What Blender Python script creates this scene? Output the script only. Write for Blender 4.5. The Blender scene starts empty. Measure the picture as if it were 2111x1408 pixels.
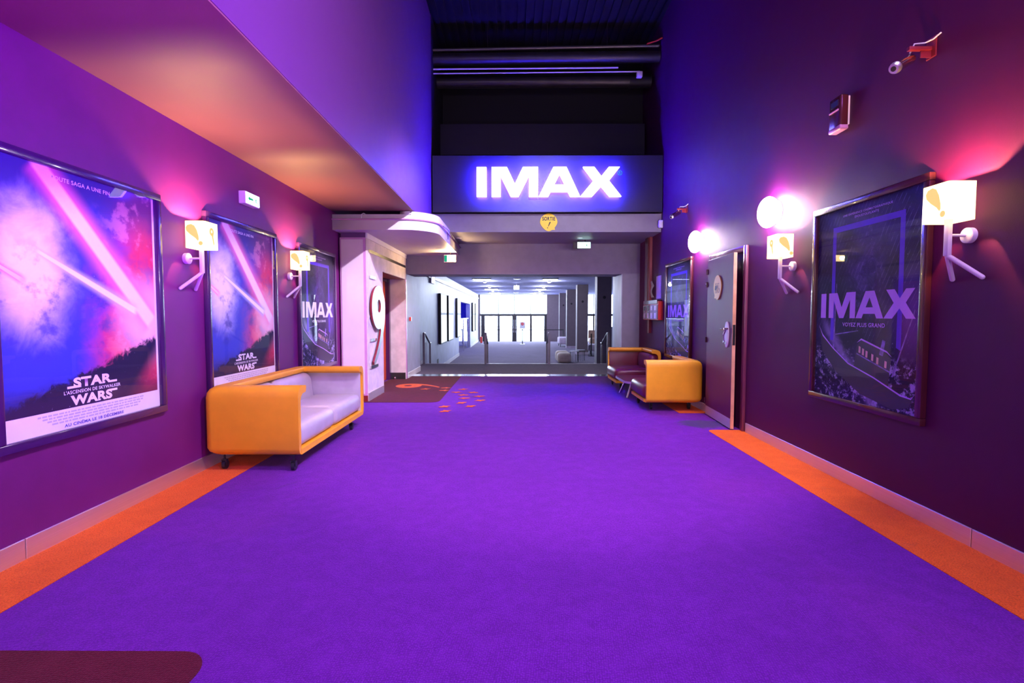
import bpy, bmesh, math, random
from mathutils import Vector, Matrix
random.seed(7)
C = bpy.context.scene.collection
PI = math.pi

# ---------------------------------------------------------------- camera
F_PX = 1062.0
H = 1.356
cam_d = bpy.data.cameras.new('camera'); cam = bpy.data.objects.new('camera', cam_d); C.objects.link(cam)
cam_d.sensor_width = 36.0; cam_d.lens = F_PX / 2111.0 * 36.0
cam_d.clip_start = 0.05; cam_d.clip_end = 300
cam.location = (0, 0, H)
cam.rotation_euler = (PI/2 - math.atan(55.0 / F_PX), 0, math.atan(5.5 / F_PX))
bpy.context.scene.camera = cam
vs = bpy.context.scene.view_settings
vs.view_transform = 'Standard'; vs.look = 'None'; vs.gamma = 1.0; vs.exposure = 0.0; vs.use_curve_mapping = False

# ---------------------------------------------------------------- world: bright overcast sky outside the doors
w = bpy.data.worlds.new('sky'); bpy.context.scene.world = w; w.use_nodes = True
bg = w.node_tree.nodes['Background']; bg.inputs[0].default_value = (0.60, 0.74, 1.0, 1); bg.inputs[1].default_value = 16.0

def area(name, loc, target, size, size_y, power, col, portal=False, spread=180):
    d = bpy.data.lights.new(name, 'AREA'); d.shape = 'RECTANGLE'; d.size = size; d.size_y = size_y
    d.energy = power; d.color = col; d.spread = math.radians(spread)
    if portal: d.cycles.is_portal = True
    o = bpy.data.objects.new(name, d); C.objects.link(o); o.location = loc
    o.rotation_euler = (Vector(target) - Vector(loc)).to_track_quat('-Z', 'Y').to_euler()
    return o
def spot(name, loc, target, power, col, ang, blend=0.3, r=0.06):
    d = bpy.data.lights.new(name, 'SPOT'); d.energy = power; d.color = col; d.spot_size = math.radians(ang)
    d.spot_blend = blend; d.shadow_soft_size = r
    o = bpy.data.objects.new(name, d); C.objects.link(o); o.location = loc
    o.rotation_euler = (Vector(target) - Vector(loc)).to_track_quat('-Z', 'Y').to_euler()
    return o
def point(name, loc, power, col, r=0.03, parent=None):
    d = bpy.data.lights.new(name, 'POINT'); d.energy = power; d.color = col; d.shadow_soft_size = r
    o = bpy.data.objects.new(name, d); C.objects.link(o); o.location = loc
    if parent: put(o, parent)
    return o

# daylight through the doors and side windows of the lobby
area('door_portal', (-0.1, 36.62, 1.1), (-0.1, 30, 1.1), 4.9, 3.4, 1, (1, 1, 1), portal=True)
area('side_portal', (5.6, 36.62, 1.1), (5.6, 30, 1.1), 5.0, 3.4, 1, (1, 1, 1), portal=True)
# LED floods high in the hall, mostly on the right, plus unseen rear and beam fills
area('hall_flood_lavender', (2.60, 2.2, 5.6), (-1.6, 3.4, 1.6), 0.5, 0.9, 250, (0.86, 0.62, 1.0), spread=110)
area('hall_flood_violet', (2.3, -1.5, 5.8), (-1.2, 4.0, 0), 1.0, 1.2, 110, (0.52, 0.16, 1.0), spread=90)
spot('rear_spot_violet', (1.8, -0.8, 0.6), (-2.5, 2.6, 2.85), 4200, (0.34, 0.0, 1.0), 50, 1.0, 0.15)  # unseen low violet spot behind the camera, aimed at the upper left wall
area('rear_fill', (0.2, -3.0, 2.3), (0.0, 6.0, 1.2), 1.6, 1.0, 58, (0.92, 0.72, 1.0), spread=110)  # added fill light behind the camera, no fixture modelled
spot('carpet_spot', (1.2, 3.4, 6.3), (0.45, 5.4, 0), 1150, (1.0, 0.80, 0.90), 50, 0.5, 0.10)
spot('portal_spot', (2.3, 3.6, 5.6), (-2.2, 8.9, 0.9), 3300, (0.98, 0.84, 1.0), 36, 0.9, 0.04)
spot('beam_fill_spot', (0.6, 2.0, 5.9), (0.7, 10.4, 1.9), 1300, (0.95, 0.92, 1.0), 30, 1.0, 0.08)  # added unseen spot to brighten the grey beam and its yellow sign

# ---------------------------------------------------------------- node helpers
class S:
    """tiny arithmetic wrapper around node sockets"""
    def __init__(s, nt, sock): s.nt = nt; s.s = sock
    def _m(s, op, *a, clamp=False):
        n = s.nt.nodes.new('ShaderNodeMath'); n.operation = op; n.use_clamp = clamp
        for i, x in enumerate((s,) + a):
            if isinstance(x, S): s.nt.links.new(x.s, n.inputs[i])
            else: n.inputs[i].default_value = x
        return S(s.nt, n.outputs[0])
    def __add__(s, o): return s._m('ADD', o)
    def __radd__(s, o): return s._m('ADD', o)
    def __sub__(s, o): return s._m('SUBTRACT', o)
    def __rsub__(s, o): return (s * -1.0) + o
    def __mul__(s, o): return s._m('MULTIPLY', o)
    def __rmul__(s, o): return s._m('MULTIPLY', o)
    def __truediv__(s, o): return s._m('DIVIDE', o)
    def pw(s, e): return s._m('POWER', e)
    def abs(s): return s._m('ABSOLUTE')
    def mn(s, o): return s._m('MINIMUM', o)
    def mx(s, o): return s._m('MAXIMUM', o)
    def sin(s): return s._m('SINE')
    def sat(s): return s._m('ADD', 0.0, clamp=True)
    def step(s, e0, e1):
        n = s.nt.nodes.new('ShaderNodeMapRange'); n.interpolation_type = 'SMOOTHSTEP'
        s.nt.links.new(s.s, n.inputs[0])
        a, b, lo, hi = (e0, e1, 0.0, 1.0) if e0 < e1 else (e1, e0, 1.0, 0.0)
        n.inputs[1].default_value = a; n.inputs[2].default_value = b
        n.inputs[3].default_value = lo; n.inputs[4].default_value = hi
        return S(s.nt, n.outputs[0])
def mixc(nt, f, a, b):
    n = nt.nodes.new('ShaderNodeMix'); n.data_type = 'RGBA'
    for i, x in ((0, f), (6, a), (7, b)):
        if isinstance(x, S): nt.links.new(x.s, n.inputs[i])
        elif isinstance(x, (int, float)): n.inputs[i].default_value = x
        else: n.inputs[i].default_value = (x[0], x[1], x[2], 1)
    return S(nt, n.outputs[2])
def noise(nt, vec, scale, detail=3, rough=0.55, dist=0.0):
    n = nt.nodes.new('ShaderNodeTexNoise'); n.inputs['Scale'].default_value = scale
    n.inputs['Detail'].default_value = detail; n.inputs['Roughness'].default_value = rough
    n.inputs['Distortion'].default_value = dist
    if vec is not None: nt.links.new(vec, n.inputs['Vector'])
    return S(nt, n.outputs[0])
def base(name):
    m = bpy.data.materials.new(name); m.use_nodes = True; nt = m.node_tree
    return m, nt, nt.nodes['Principled BSDF']
def objco(nt): return nt.nodes.new('ShaderNodeTexCoord').outputs['Object']
def setc(inp, c): inp.default_value = (c[0], c[1], c[2], 1)

def mat(name, col, rough=0.5, metal=0.0, var=0.12, scale=6.0, bump=0.0, bscale=200.0, emit=None, estr=0.0, coat=0.0, spec=0.5, sheen=0.0):
    m, nt, b = base(name)
    co = objco(nt)
    if var > 0:
        n = noise(nt, co, scale, 4)
        c = mixc(nt, n.step(0.3, 0.7), [x * (1 - var) for x in col], [min(1, x * (1 + var)) for x in col])
        nt.links.new(c.s, b.inputs['Base Color'])
        r = (n - 0.5) * (0.25 * rough) + rough
        nt.links.new(r.s, b.inputs['Roughness'])
    else:
        setc(b.inputs['Base Color'], col); b.inputs['Roughness'].default_value = rough
    b.inputs['Metallic'].default_value = metal; b.inputs['Coat Weight'].default_value = coat
    b.inputs['Specular IOR Level'].default_value = spec
    b.inputs['Sheen Weight'].default_value = sheen
    if bump > 0:
        bn = nt.nodes.new('ShaderNodeBump'); bn.inputs['Strength'].default_value = bump; bn.inputs['Distance'].default_value = 0.004
        nt.links.new(noise(nt, co, bscale, 3).s, bn.inputs['Height']); nt.links.new(bn.outputs[0], b.inputs['Normal'])
    if emit: setc(b.inputs['Emission Color'], emit); b.inputs['Emission Strength'].default_value = estr
    return m

def brushed(name, col, axis, rough=0.35, stretch=60.0):
    m, nt, b = base(name)
    mp = nt.nodes.new('ShaderNodeMapping'); nt.links.new(objco(nt), mp.inputs[0])
    sc = [stretch * 8] * 3; sc[axis] = 1.5; mp.inputs['Scale'].default_value = sc
    n = noise(nt, mp.outputs[0], 1.0, 4)
    c = mixc(nt, n, [x * 0.75 for x in col], [min(1, x * 1.2) for x in col])
    nt.links.new(c.s, b.inputs['Base Color']); b.inputs['Metallic'].default_value = 1.0
    nt.links.new((n * 0.25 + rough).s, b.inputs['Roughness'])
    return m

def carpet(name, col, dirt=(0.06, 0.03, 0.08), dirt_amt=0.35, weave=1.0):
    m, nt, b = base(name); co = objco(nt)
    mp = nt.nodes.new('ShaderNodeMapping'); mp.inputs['Rotation'].default_value = (0, 0, 0.12); nt.links.new(co, mp.inputs[0])
    v = nt.nodes.new('ShaderNodeTexVoronoi'); v.inputs['Scale'].default_value = 105.0; v.inputs['Randomness'].default_value = 0.45
    nt.links.new(mp.outputs[0], v.inputs['Vector'])
    d = S(nt, v.outputs['Distance'])
    knots = d.step(0.15, 0.75)
    dots = d.step(0.28, 0.05)
    big = noise(nt, co, 1.1, 5, 0.6).step(0.35, 0.75)
    mid = noise(nt, co, 9.0, 4, 0.65).step(0.35, 0.8)
    stain = noise(nt, co, 3.2, 6, 0.7, 0.6).step(0.60, 0.76)
    c = mixc(nt, knots * 0.55 * weave, col, [x * 0.35 for x in col])
    c = mixc(nt, dots * 0.45 * weave, c, [min(1, x * 1.8 + 0.015) for x in col])
    c = mixc(nt, big * 0.38, c, [x * 0.55 for x in col])
    c = mixc(nt, mid * 0.26, c, [min(1, x * 1.4 + 0.012) for x in col])
    sp_ = nt.nodes.new('ShaderNodeSeparateXYZ'); nt.links.new(co, sp_.inputs[0])
    sx_, sy_ = S(nt, sp_.outputs[0]), S(nt, sp_.outputs[1])
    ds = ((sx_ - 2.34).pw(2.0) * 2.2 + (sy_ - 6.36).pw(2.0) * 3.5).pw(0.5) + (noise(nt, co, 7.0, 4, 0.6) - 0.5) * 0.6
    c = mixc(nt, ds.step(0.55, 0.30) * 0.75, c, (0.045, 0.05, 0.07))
    c = mixc(nt, stain * dirt_amt, c, dirt)
    nt.links.new(c.s, b.inputs['Base Color'])
    b.inputs['Roughness'].default_value = 0.92; b.inputs['Sheen Weight'].default_value = 0.06; b.inputs['Specular IOR Level'].default_value = 0.12
    bn = nt.nodes.new('ShaderNodeBump'); bn.inputs['Strength'].default_value = 0.55; bn.inputs['Distance'].default_value = 0.004
    nt.links.new((knots * -1.0 + noise(nt, co, 500, 2) * 0.4).s, bn.inputs['Height']); nt.links.new(bn.outputs[0], b.inputs['Normal'])
    return m

def glow(name, col, strength):
    m = bpy.data.materials.new(name); m.use_nodes = True; nt = m.node_tree; nt.nodes.clear()
    e = nt.nodes.new('ShaderNodeEmission'); setc(e.inputs[0], col); e.inputs[1].default_value = strength
    n = noise(nt, objco(nt), 12.0, 2)
    nt.links.new(((n * 0.1 + 0.95) * strength).s, e.inputs[1])
    o = nt.nodes.new('ShaderNodeOutputMaterial'); nt.links.new(e.outputs[0], o.inputs[0])
    return m

def glass(name, tint=(1, 1, 1), refl=1.0, rough=0.01):
    m = bpy.data.materials.new(name); m.use_nodes = True; nt = m.node_tree; nt.nodes.clear()
    t = nt.nodes.new('ShaderNodeBsdfTransparent'); setc(t.inputs[0], tint)
    g = nt.nodes.new('ShaderNodeBsdfGlossy'); g.inputs['Roughness'].default_value = rough
    fr = nt.nodes.new('ShaderNodeFresnel'); fr.inputs[0].default_value = 1.5
    mx = nt.nodes.new('ShaderNodeMixShader'); geo = nt.nodes.new('ShaderNodeNewGeometry'); nt.links.new((S(nt, fr.outputs[0]) * refl * (1.0 - S(nt, geo.outputs['Backfacing']))).s, mx.inputs[0])
    nt.links.new(t.outputs[0], mx.inputs[1]); nt.links.new(g.outputs[0], mx.inputs[2])
    o = nt.nodes.new('ShaderNodeOutputMaterial'); nt.links.new(mx.outputs[0], o.inputs[0])
    return m

# ---------------------------------------------------------------- materials
M = {}
M['carpet'] = carpet('purple_carpet', (0.165, 0.008, 0.38))
M['carpet_orange'] = carpet('orange_carpet', (0.92, 0.15, 0.010), (0.25, 0.12, 0.08), 0.3)
M['carpet_red'] = carpet('burgundy_carpet', (0.115, 0.002, 0.022), (0.05, 0.005, 0.015), 0.3)
M['carpet_print'] = carpet('carpet_print_orange', (0.95, 0.16, 0.035), (0.5, 0.1, 0.05), 0.15)
M['carpet_grey'] = carpet('grey_carpet', (0.20, 0.16, 0.23), (0.03, 0.03, 0.03), 0.3)
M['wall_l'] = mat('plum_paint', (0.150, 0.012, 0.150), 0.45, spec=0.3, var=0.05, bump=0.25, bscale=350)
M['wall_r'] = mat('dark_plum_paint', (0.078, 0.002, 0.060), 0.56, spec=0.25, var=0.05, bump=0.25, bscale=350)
M['soffit'] = mat('aubergine_soffit_paint', (0.21, 0.078, 0.095), 0.6, var=0.04, bump=0.2, bscale=300)
M['fascia'] = mat('lilac_fascia_paint', (0.125, 0.030, 0.170), 0.5, var=0.04, bump=0.2, bscale=300)
M['black'] = mat('black_ceiling_paint', (0.006, 0.005, 0.010), 0.6)
M['deck'] = mat('black_steel_deck', (0.005, 0.004, 0.009), 0.6)
M['grey'] = mat('slate_grey_paint', (0.25, 0.225, 0.31), 0.55, var=0.06, bump=0.3, bscale=250)
M['panel'] = mat('dark_fascia_panel', (0.030, 0.028, 0.05), 0.35, var=0.03)
M['lobbywall'] = mat('grey_wood_panelling', (0.42, 0.43, 0.60), 0.5, var=0.10, scale=3)
M['lobbyceil'] = mat('lobby_ceiling', (0.34, 0.34, 0.62), 0.85, var=0.10, spec=0.1)
M['col'] = mat('taupe_column', (0.17, 0.13, 0.15), 0.6, var=0.05)
M['concrete'] = mat('pale_concrete', (0.68, 0.58, 0.60), 0.7, var=0.12, scale=5, bump=0.35, bscale=120)
M['white'] = mat('white_canopy_paint', (0.72, 0.66, 0.78), 0.45, var=0.03)
M['offwhite'] = mat('white_plastic', (0.80, 0.78, 0.80), 0.35, var=0.03)
M['lightpanel'] = mat('backpainted_pink_glass', (0.74, 0.60, 0.74), 0.08, var=0.02, coat=1.0)
M['pinkframe'] = mat('pink_lacquer_frame', (0.55, 0.25, 0.55), 0.25, var=0.03)
M['skirt'] = brushed('brushed_steel_skirting', (0.85, 0.80, 0.84), 1, 0.36)
M['chrome'] = mat('polished_metal', (0.75, 0.74, 0.78), 0.18, 1.0, var=0.03)
M['silver'] = brushed('brushed_aluminium', (0.78, 0.78, 0.84), 2, 0.28)
M['darkmetal'] = mat('dark_bronze_metal', (0.05, 0.045, 0.05), 0.4, 0.6)
M['rail'] = mat('grey_steel_rail', (0.16, 0.15, 0.17), 0.4, 0.7)
M['burgundy_edge'] = mat('burgundy_edge', (0.22, 0.015, 0.03), 0.4)
M['frame_l'] = mat('violet_black_frame', (0.05, 0.012, 0.09), 0.22, var=0.05, coat=0.4)
M['frame_r'] = mat('maroon_black_frame', (0.07, 0.012, 0.02), 0.22, var=0.05, coat=0.4)
M['paper'] = mat('poster_paper', (0.86, 0.86, 0.90), 0.6, var=0.02)
M['ink'] = mat('violet_ink', (0.10, 0.07, 0.45), 0.6, var=0.02)
M['ink_pale'] = mat('pale_grey_ink', (0.55, 0.54, 0.62), 0.6, var=0.02)
M['ink_white'] = mat('white_print', (0.88, 0.88, 0.92), 0.55, var=0.02)
M['ink_lilac'] = mat('lilac_print', (0.62, 0.36, 0.98), 0.55, var=0.02, spec=0.1)
M['ink_blue'] = mat('blue_band_print', (0.14, 0.06, 0.70), 0.55, var=0.02, spec=0.1)
M['ship_dark'] = mat('ship_dark_print', (0.018, 0.012, 0.045), 0.5, var=0.2, scale=20)
M['ship_mid'] = mat('ship_mid_print', (0.22, 0.14, 0.50), 0.5, var=0.4, scale=20)
M['ship_lamp'] = mat('ship_window_print', (0.85, 0.50, 0.50), 0.5, var=0.1)
M['glass'] = glass('poster_glass', refl=0.65)
M['clear'] = glass('window_glass', refl=0.7)
M['orange_vinyl'] = mat('orange_vinyl', (0.95, 0.46, 0.018), 0.42, var=0.04, bump=0.12, bscale=500)
M['grey_vinyl'] = mat('pale_grey_vinyl', (0.52, 0.50, 0.56), 0.38, var=0.06, bump=0.15, bscale=400)
M['maroon_vinyl'] = mat('maroon_vinyl', (0.14, 0.012, 0.035), 0.3, var=0.08, bump=0.12, bscale=400)
M['wheel'] = mat('black_rubber', (0.02, 0.02, 0.028), 0.35)
M['yellow'] = mat('yellow_sign_plastic', (1.0, 0.74, 0.01), 0.4, var=0.02)
M['ochre'] = mat('ochre_sign_plastic', (0.80, 0.42, 0.10), 0.4, var=0.02)
M['inkblack'] = mat('black_lettering', (0.012, 0.01, 0.014), 0.5)
M['door'] = mat('maroon_laminate_door', (0.13, 0.012, 0.075), 0.45, spec=0.3, var=0.05)
M['doorframe'] = mat('maroon_door_frame', (0.17, 0.04, 0.09), 0.25, var=0.05)
M['wood'] = mat('bare_wood_edge', (0.68, 0.36, 0.22), 0.6, var=0.15)
M['red'] = mat('red_lacquer', (0.65, 0.035, 0.025), 0.35, var=0.03)
M['redorange'] = mat('orange_red_door', (0.75, 0.09, 0.025), 0.35, var=0.03)
M['locker'] = mat('grey_locker_door', (0.24, 0.20, 0.26), 0.35, var=0.05)
M['lav_shade'] = mat('matte_lavender_metal', (0.74, 0.66, 0.80), 0.4, var=0.03)
M['shade'] = glow('lit_parchment_shade', (1.0, 0.66, 0.28), 4.6)
M['shade_mark'] = glow('lit_parchment_ink', (1.0, 0.55, 0.22), 1.25)
M['bulb'] = glow('lit_bulb', (1.0, 0.80, 0.50), 14)
M['globe'] = glow('white_hot_globe', (1.0, 0.78, 0.95), 120)
M['sign_white'] = glow('white_letter_face', (0.86, 0.92, 1.0), 5.0)
M['sign_blue'] = glow('blue_letter_edge', (0.04, 0.02, 1.0), 340)
M['exit'] = glow('lit_exit_panel', (0.62, 1.0, 0.92), 4.5)
M['exit_mark'] = glow('exit_pictogram', (0.02, 0.45, 0.25), 1.0)
M['exit_warm'] = glow('warm_lamp_panel', (1.0, 0.72, 0.28), 22)
M['led'] = glow('lobby_light', (0.72, 0.82, 1.0), 9)
M['ledwarm'] = glow('lobby_spot', (1.0, 0.86, 0.80), 12)
M['screen'] = glow('lightbox_face', (0.78, 0.90, 1.0), 2.2)
M['blueroom'] = mat('blue_room_paint', (0.04, 0.03, 0.55), 0.5)
M['cream'] = mat('cream_velvet', (0.62, 0.50, 0.42), 0.8, bump=0.3, bscale=300, sheen=0.5)
M['tan'] = mat('tan_leather', (0.45, 0.27, 0.17), 0.5)
M['lilacfab'] = mat('pale_lilac_fabric', (0.52, 0.42, 0.52), 0.8)
M['paperpink'] = mat('notice_paper', (0.50, 0.38, 0.52), 0.7)

# ---------------------------------------------------------------- mesh helpers
def box(bm, x0, x1, y0, y1, z0, z1, r=0.0, seg=2):
    x0, x1 = min(x0, x1), max(x0, x1); y0, y1 = min(y0, y1), max(y0, y1); z0, z1 = min(z0, z1), max(z0, z1)
    vs_ = [bm.verts.new(p) for p in ((x0,y0,z0),(x1,y0,z0),(x1,y1,z0),(x0,y1,z0),(x0,y0,z1),(x1,y0,z1),(x1,y1,z1),(x0,y1,z1))]
    fs = [bm.faces.new([vs_[i] for i in q]) for q in ((3,2,1,0),(4,5,6,7),(0,1,5,4),(1,2,6,5),(2,3,7,6),(3,0,4,7))]
    if r > 0:
        es = list({e for f in fs for e in f.edges})
        bmesh.ops.bevel(bm, geom=es, offset=r, segments=seg, affect='EDGES', profile=0.5)
    return bm
def cyl(bm, p, q, r, seg=16, r2=None, caps=True):
    p, q = Vector(p), Vector(q); d = q - p
    m = Matrix.Translation((p + q) / 2) @ d.to_track_quat('Z', 'Y').to_matrix().to_4x4()
    bmesh.ops.create_cone(bm, cap_ends=caps, segments=seg, radius1=r, radius2=r if r2 is None else r2, depth=d.length, matrix=m)
    return bm
def sph(bm, c, r, sc=(1, 1, 1), seg=24):
    bmesh.ops.create_uvsphere(bm, u_segments=seg, v_segments=seg // 2, radius=r, matrix=Matrix.Translation(c) @ Matrix.Diagonal((*sc, 1)))
    return bm
def tube(bm, pts, r, seg=8):
    pts = [Vector(p) for p in pts]; rings = []
    for i, p in enumerate(pts):
        d = (pts[min(i + 1, len(pts) - 1)] - pts[max(i - 1, 0)]).normalized()
        q = d.to_track_quat('Z', 'Y')
        rings.append([bm.verts.new(p + q @ Vector((r * math.cos(a), r * math.sin(a), 0))) for a in [2 * PI * k / seg for k in range(seg)]])
    for a, b in zip(rings, rings[1:]):
        for k in range(seg): bm.faces.new((a[k], a[(k + 1) % seg], b[(k + 1) % seg], b[k]))
    bm.faces.new(rings[0][::-1]); bm.faces.new(rings[-1])
    return bm
def B(): return bmesh.new()
def bx(*a, **k): return box(B(), *a, **k)

ROOT = {}
def put(o, parent):
    o.parent = parent
    if parent.name in ROOT: o.matrix_parent_inverse = Matrix.Translation(-Vector(ROOT[parent.name]))
def obj(name, bm, m, parent=None, smooth=True, ang=35):
    me = bm if isinstance(bm, bpy.types.Mesh) else bpy.data.meshes.new(name)
    if not isinstance(bm, bpy.types.Mesh):
        bmesh.ops.recalc_face_normals(bm, faces=bm.faces); bm.to_mesh(me); bm.free()
    o = bpy.data.objects.new(name, me); C.objects.link(o)
    if m is not None:
        me.materials.clear(); me.materials.append(m)
    if smooth:
        me.polygons.foreach_set('use_smooth', [True] * len(me.polygons)); me.set_sharp_from_angle(angle=math.radians(ang))
    if parent: put(o, parent)
    return o
def thing(name, label, cat, loc, group=None):
    o = bpy.data.objects.new(name, None); C.objects.link(o); o.location = loc; o.empty_display_size = 0.1
    ROOT[o.name] = tuple(loc)
    o['label'] = label; o['category'] = cat
    if group: o['group'] = group
    return o
def tag(o, label, cat, group=None):
    o['label'] = label; o['category'] = cat
    if group: o['group'] = group
    return o
def struct(name, bm, m, parent=None, smooth=False):
    o = obj(name, bm, m, parent, smooth)
    if not parent: o['kind'] = 'structure'
    return o
def sempty(name, loc):
    o = bpy.data.objects.new(name, None); C.objects.link(o); o.location = loc; ROOT[o.name] = tuple(loc); o['kind'] = 'structure'
    return o

# local 2D frames: x right, y up, z towards the viewer
def fr_left(Y0, Z0, X): return Matrix(((0, 0, 1, X), (1, 0, 0, Y0), (0, 1, 0, Z0), (0, 0, 0, 1)))
def fr_right(Y0, Z0, X): return Matrix(((0, 0, -1, X), (-1, 0, 0, Y0), (0, 1, 0, Z0), (0, 0, 0, 1)))
def fr_front(X0, Z0, Y): return Matrix(((1, 0, 0, X0), (0, 0, -1, Y), (0, 1, 0, Z0), (0, 0, 0, 1)))
def fr_floor(X0, Y0, Z): return Matrix(((1, 0, 0, X0), (0, 1, 0, Y0), (0, 0, 1, Z), (0, 0, 0, 1)))

dg = lambda: bpy.context.evaluated_depsgraph_get()
def curve_mesh(cu, Mx=None, fit=None):
    o = bpy.data.objects.new('tmp', cu); C.objects.link(o); bpy.context.view_layer.update()
    me = bpy.data.meshes.new_from_object(o.evaluated_get(dg())); bpy.data.objects.remove(o)
    if fit:
        xs = [v.co.x for v in me.vertices]; ys = [v.co.y for v in me.vertices]
        x0, x1, y0, y1 = min(xs), max(xs), min(ys), max(ys); u0, v0, u1, v1 = fit
        for v in me.vertices:
            v.co.x = u0 + (v.co.x - x0) / (x1 - x0) * (u1 - u0); v.co.y = v0 + (v.co.y - y0) / (y1 - y0) * (v1 - v0)
    if Mx is not None: me.transform(Mx)
    me.materials.clear()
    return me
def poly(loops, depth=0.0, Mx=None, bevel=0.0):
    cu = bpy.data.curves.new('c', 'CURVE'); cu.dimensions = '2D'; cu.fill_mode = 'BOTH'; cu.extrude = depth / 2
    if bevel: cu.bevel_depth = bevel
    for lp in loops:
        s = cu.splines.new('POLY'); s.points.add(len(lp) - 1); s.use_cyclic_u = True
        for i, p in enumerate(lp): s.points[i].co = (p[0], p[1], 0, 1)
    me = curve_mesh(cu)
    me.transform(Matrix.Translation((0, 0, depth / 2)))
    if Mx is not None: me.transform(Mx)
    return me
def text(body, fit, Mx, depth=0.0, bold=0.0, lift=0.0):
    cu = bpy.data.curves.new('t', 'FONT'); cu.body = body; cu.size = 1.0; cu.extrude = 0.0; cu.offset = bold; cu.resolution_u = 4
    cu.space_character = 1.08
    return curve_mesh(cu, Mx @ Matrix.Translation((0, 0, lift)), fit)
def joinm(meshes):
    bm = bmesh.new()
    for me in meshes: bm.from_mesh(me)
    return bm
def ell(cx, cy, rx, ry, n=40, a0=0, a1=2 * PI, rot=0.0):
    out = []
    for k in range(n):
        a = a0 + (a1 - a0) * k / (n if abs(a1 - a0 - 2 * PI) < 1e-6 else n - 1)
        x, y = rx * math.cos(a), ry * math.sin(a)
        out.append((cx + x * math.cos(rot) - y * math.sin(rot), cy + x * math.sin(rot) + y * math.cos(rot)))
    return out

# ---------------------------------------------------------------- shell of the hall
XL, XR = -2.718, 2.670
ZS = 2.90            # left soffit underside
XF = -1.504          # fascia plane
ZC = 6.70            # high ceiling
YB = 9.50            # sign beam
YH = 11.06           # header wall
YE = 14.26           # top step edge
LF = -0.53           # lobby floor
YG = 36.5            # glazing
LC = 2.78            # lobby ceiling
XW = -2.57           # lobby left wall

fl = struct('floor', bx(-2.9, 2.9, -4, 11.32, -0.12, 0.0), M['carpet'])
obj('orange_border', bx(XL, -2.338, 2.02, 7.95, 0.0, 0.003), M['carpet_orange'], fl)
pts = [(2.262, -4.0), (XR, -4.0), (XR, 6.02), (2.34, 6.02)] + [(2.34 + 0.075 * math.cos(a), 5.945 + 0.075 * math.sin(a)) for a in [PI/2 + k * PI/12 for k in range(7)]]
obj('orange_border', poly([[(x, y) for x, y in pts]], 0.003, fr_floor(0, 0, 0)), M['carpet_orange'], fl)
obj('orange_border', bx(2.27, XR, 7.06, 11.3, 0.0, 0.003), M['carpet_orange'], fl)
def rug(x0, x1, y0, y1, r, corner):
    cxn = x1 - r; cyn = (y0 + r) if corner == 'near' else (y1 - r)
    arc = [(cxn + r * math.cos(a), cyn + r * math.sin(a)) for a in ([-PI/2 + k * PI/16 for k in range(9)] if corner == 'near' else [k * PI/16 for k in range(9)])]
    if corner == 'near': return [(x0, y0)] + arc + [(x1, y1), (x0, y1)]
    return [(x0, y0), (x1, y0)] + arc + [(x0, y1)]
obj('burgundy_inlay', poly([rug(-2.62, -1.18, 7.91, 11.3, 0.16, 'near')], 0.004, fr_floor(0, 0, 0)), M['carpet_red'], fl)
obj('burgundy_inlay', poly([rug(XL, -1.20, -3.0, 2.0, 0.13, 'far')], 0.004, fr_floor(0, 0, 0)), M['carpet_red'], fl)
# the number woven into the burgundy inlay (head towards the door)
def nine(w_, h_):
    """a 9: big oval bowl with a small hole and a tail curving down to the left; unit box scaled to w_, h_"""
    out = []
    cxn, cyn, rx, ry = 0.45, 0.72, 0.45, 0.28
    for k in range(41):           # bowl from the right side, over the top, round to lower right
        a = math.radians(0 + 285 * k / 40); out.append((cxn + rx * math.cos(a), cyn + ry * math.sin(a)))
    # inner side of the tail
    for t in range(1, 12):
        s = t / 11; out.append((0.60 - 0.50 * s ** 1.5, 0.455 - 0.42 * s))
    out.append((0.12, 0.0)); out.append((0.22, 0.015))
    for t in range(1, 12):
        s = t / 11; out.append((0.22 + 0.68 * (1 - (1 - s) ** 2) , 0.015 + 0.70 * s))
    hole = ell(0.47, 0.74, 0.13, 0.085, 24)[::-1]
    return [[(x * w_, y * h_) for x, y in out], [(x * w_, y * h_) for x, y in hole]]
Mf = Matrix(((0, -1, 0, -1.40), (1, 0, 0, 9.47), (0, 0, 1, 0.004), (0, 0, 0, 1)))
obj('number_inlay', poly(nine(0.64, 0.86), 0.002, Mf), M['carpet_print'], fl)
def foot(scale=1.0):
    return [[(0, 0), (0.035, 0.02), (0.085, 0.028), (0.11, 0.06), (0.135, 0.03), (0.20, 0.012), (0.135, -0.012), (0.115, -0.045), (0.085, -0.02), (0.03, -0.02)]]
for x, y, a in [(-1.624, 9.324, 0.3), (-1.272, 9.464, 0.1), (-1.257, 9.149, 0.0), (-0.935, 9.298, 0.2), (-1.018, 8.93, -0.3), (-0.721, 8.93, 2.7), (-0.869, 8.636, 2.9), (-0.588, 8.51, 3.3), (-0.817, 8.307, 3.2), (-0.554, 8.092, 3.5), (-0.824, 7.864, 3.7), (-0.661, 7.57, 3.7), (-1.031, 7.528, 0.5), (-0.97, 7.167, 0.5)]:
    obj('footprint', poly(foot(), 0.002, Matrix.Translation((x, y, 0.0045)) @ Matrix.Rotation(a, 4, 'Z') @ Matrix.Diagonal((1.0, 1.7, 1, 1)) @ Matrix.Translation((-0.1, 0, 0))), M['carpet_print'], fl)

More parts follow.
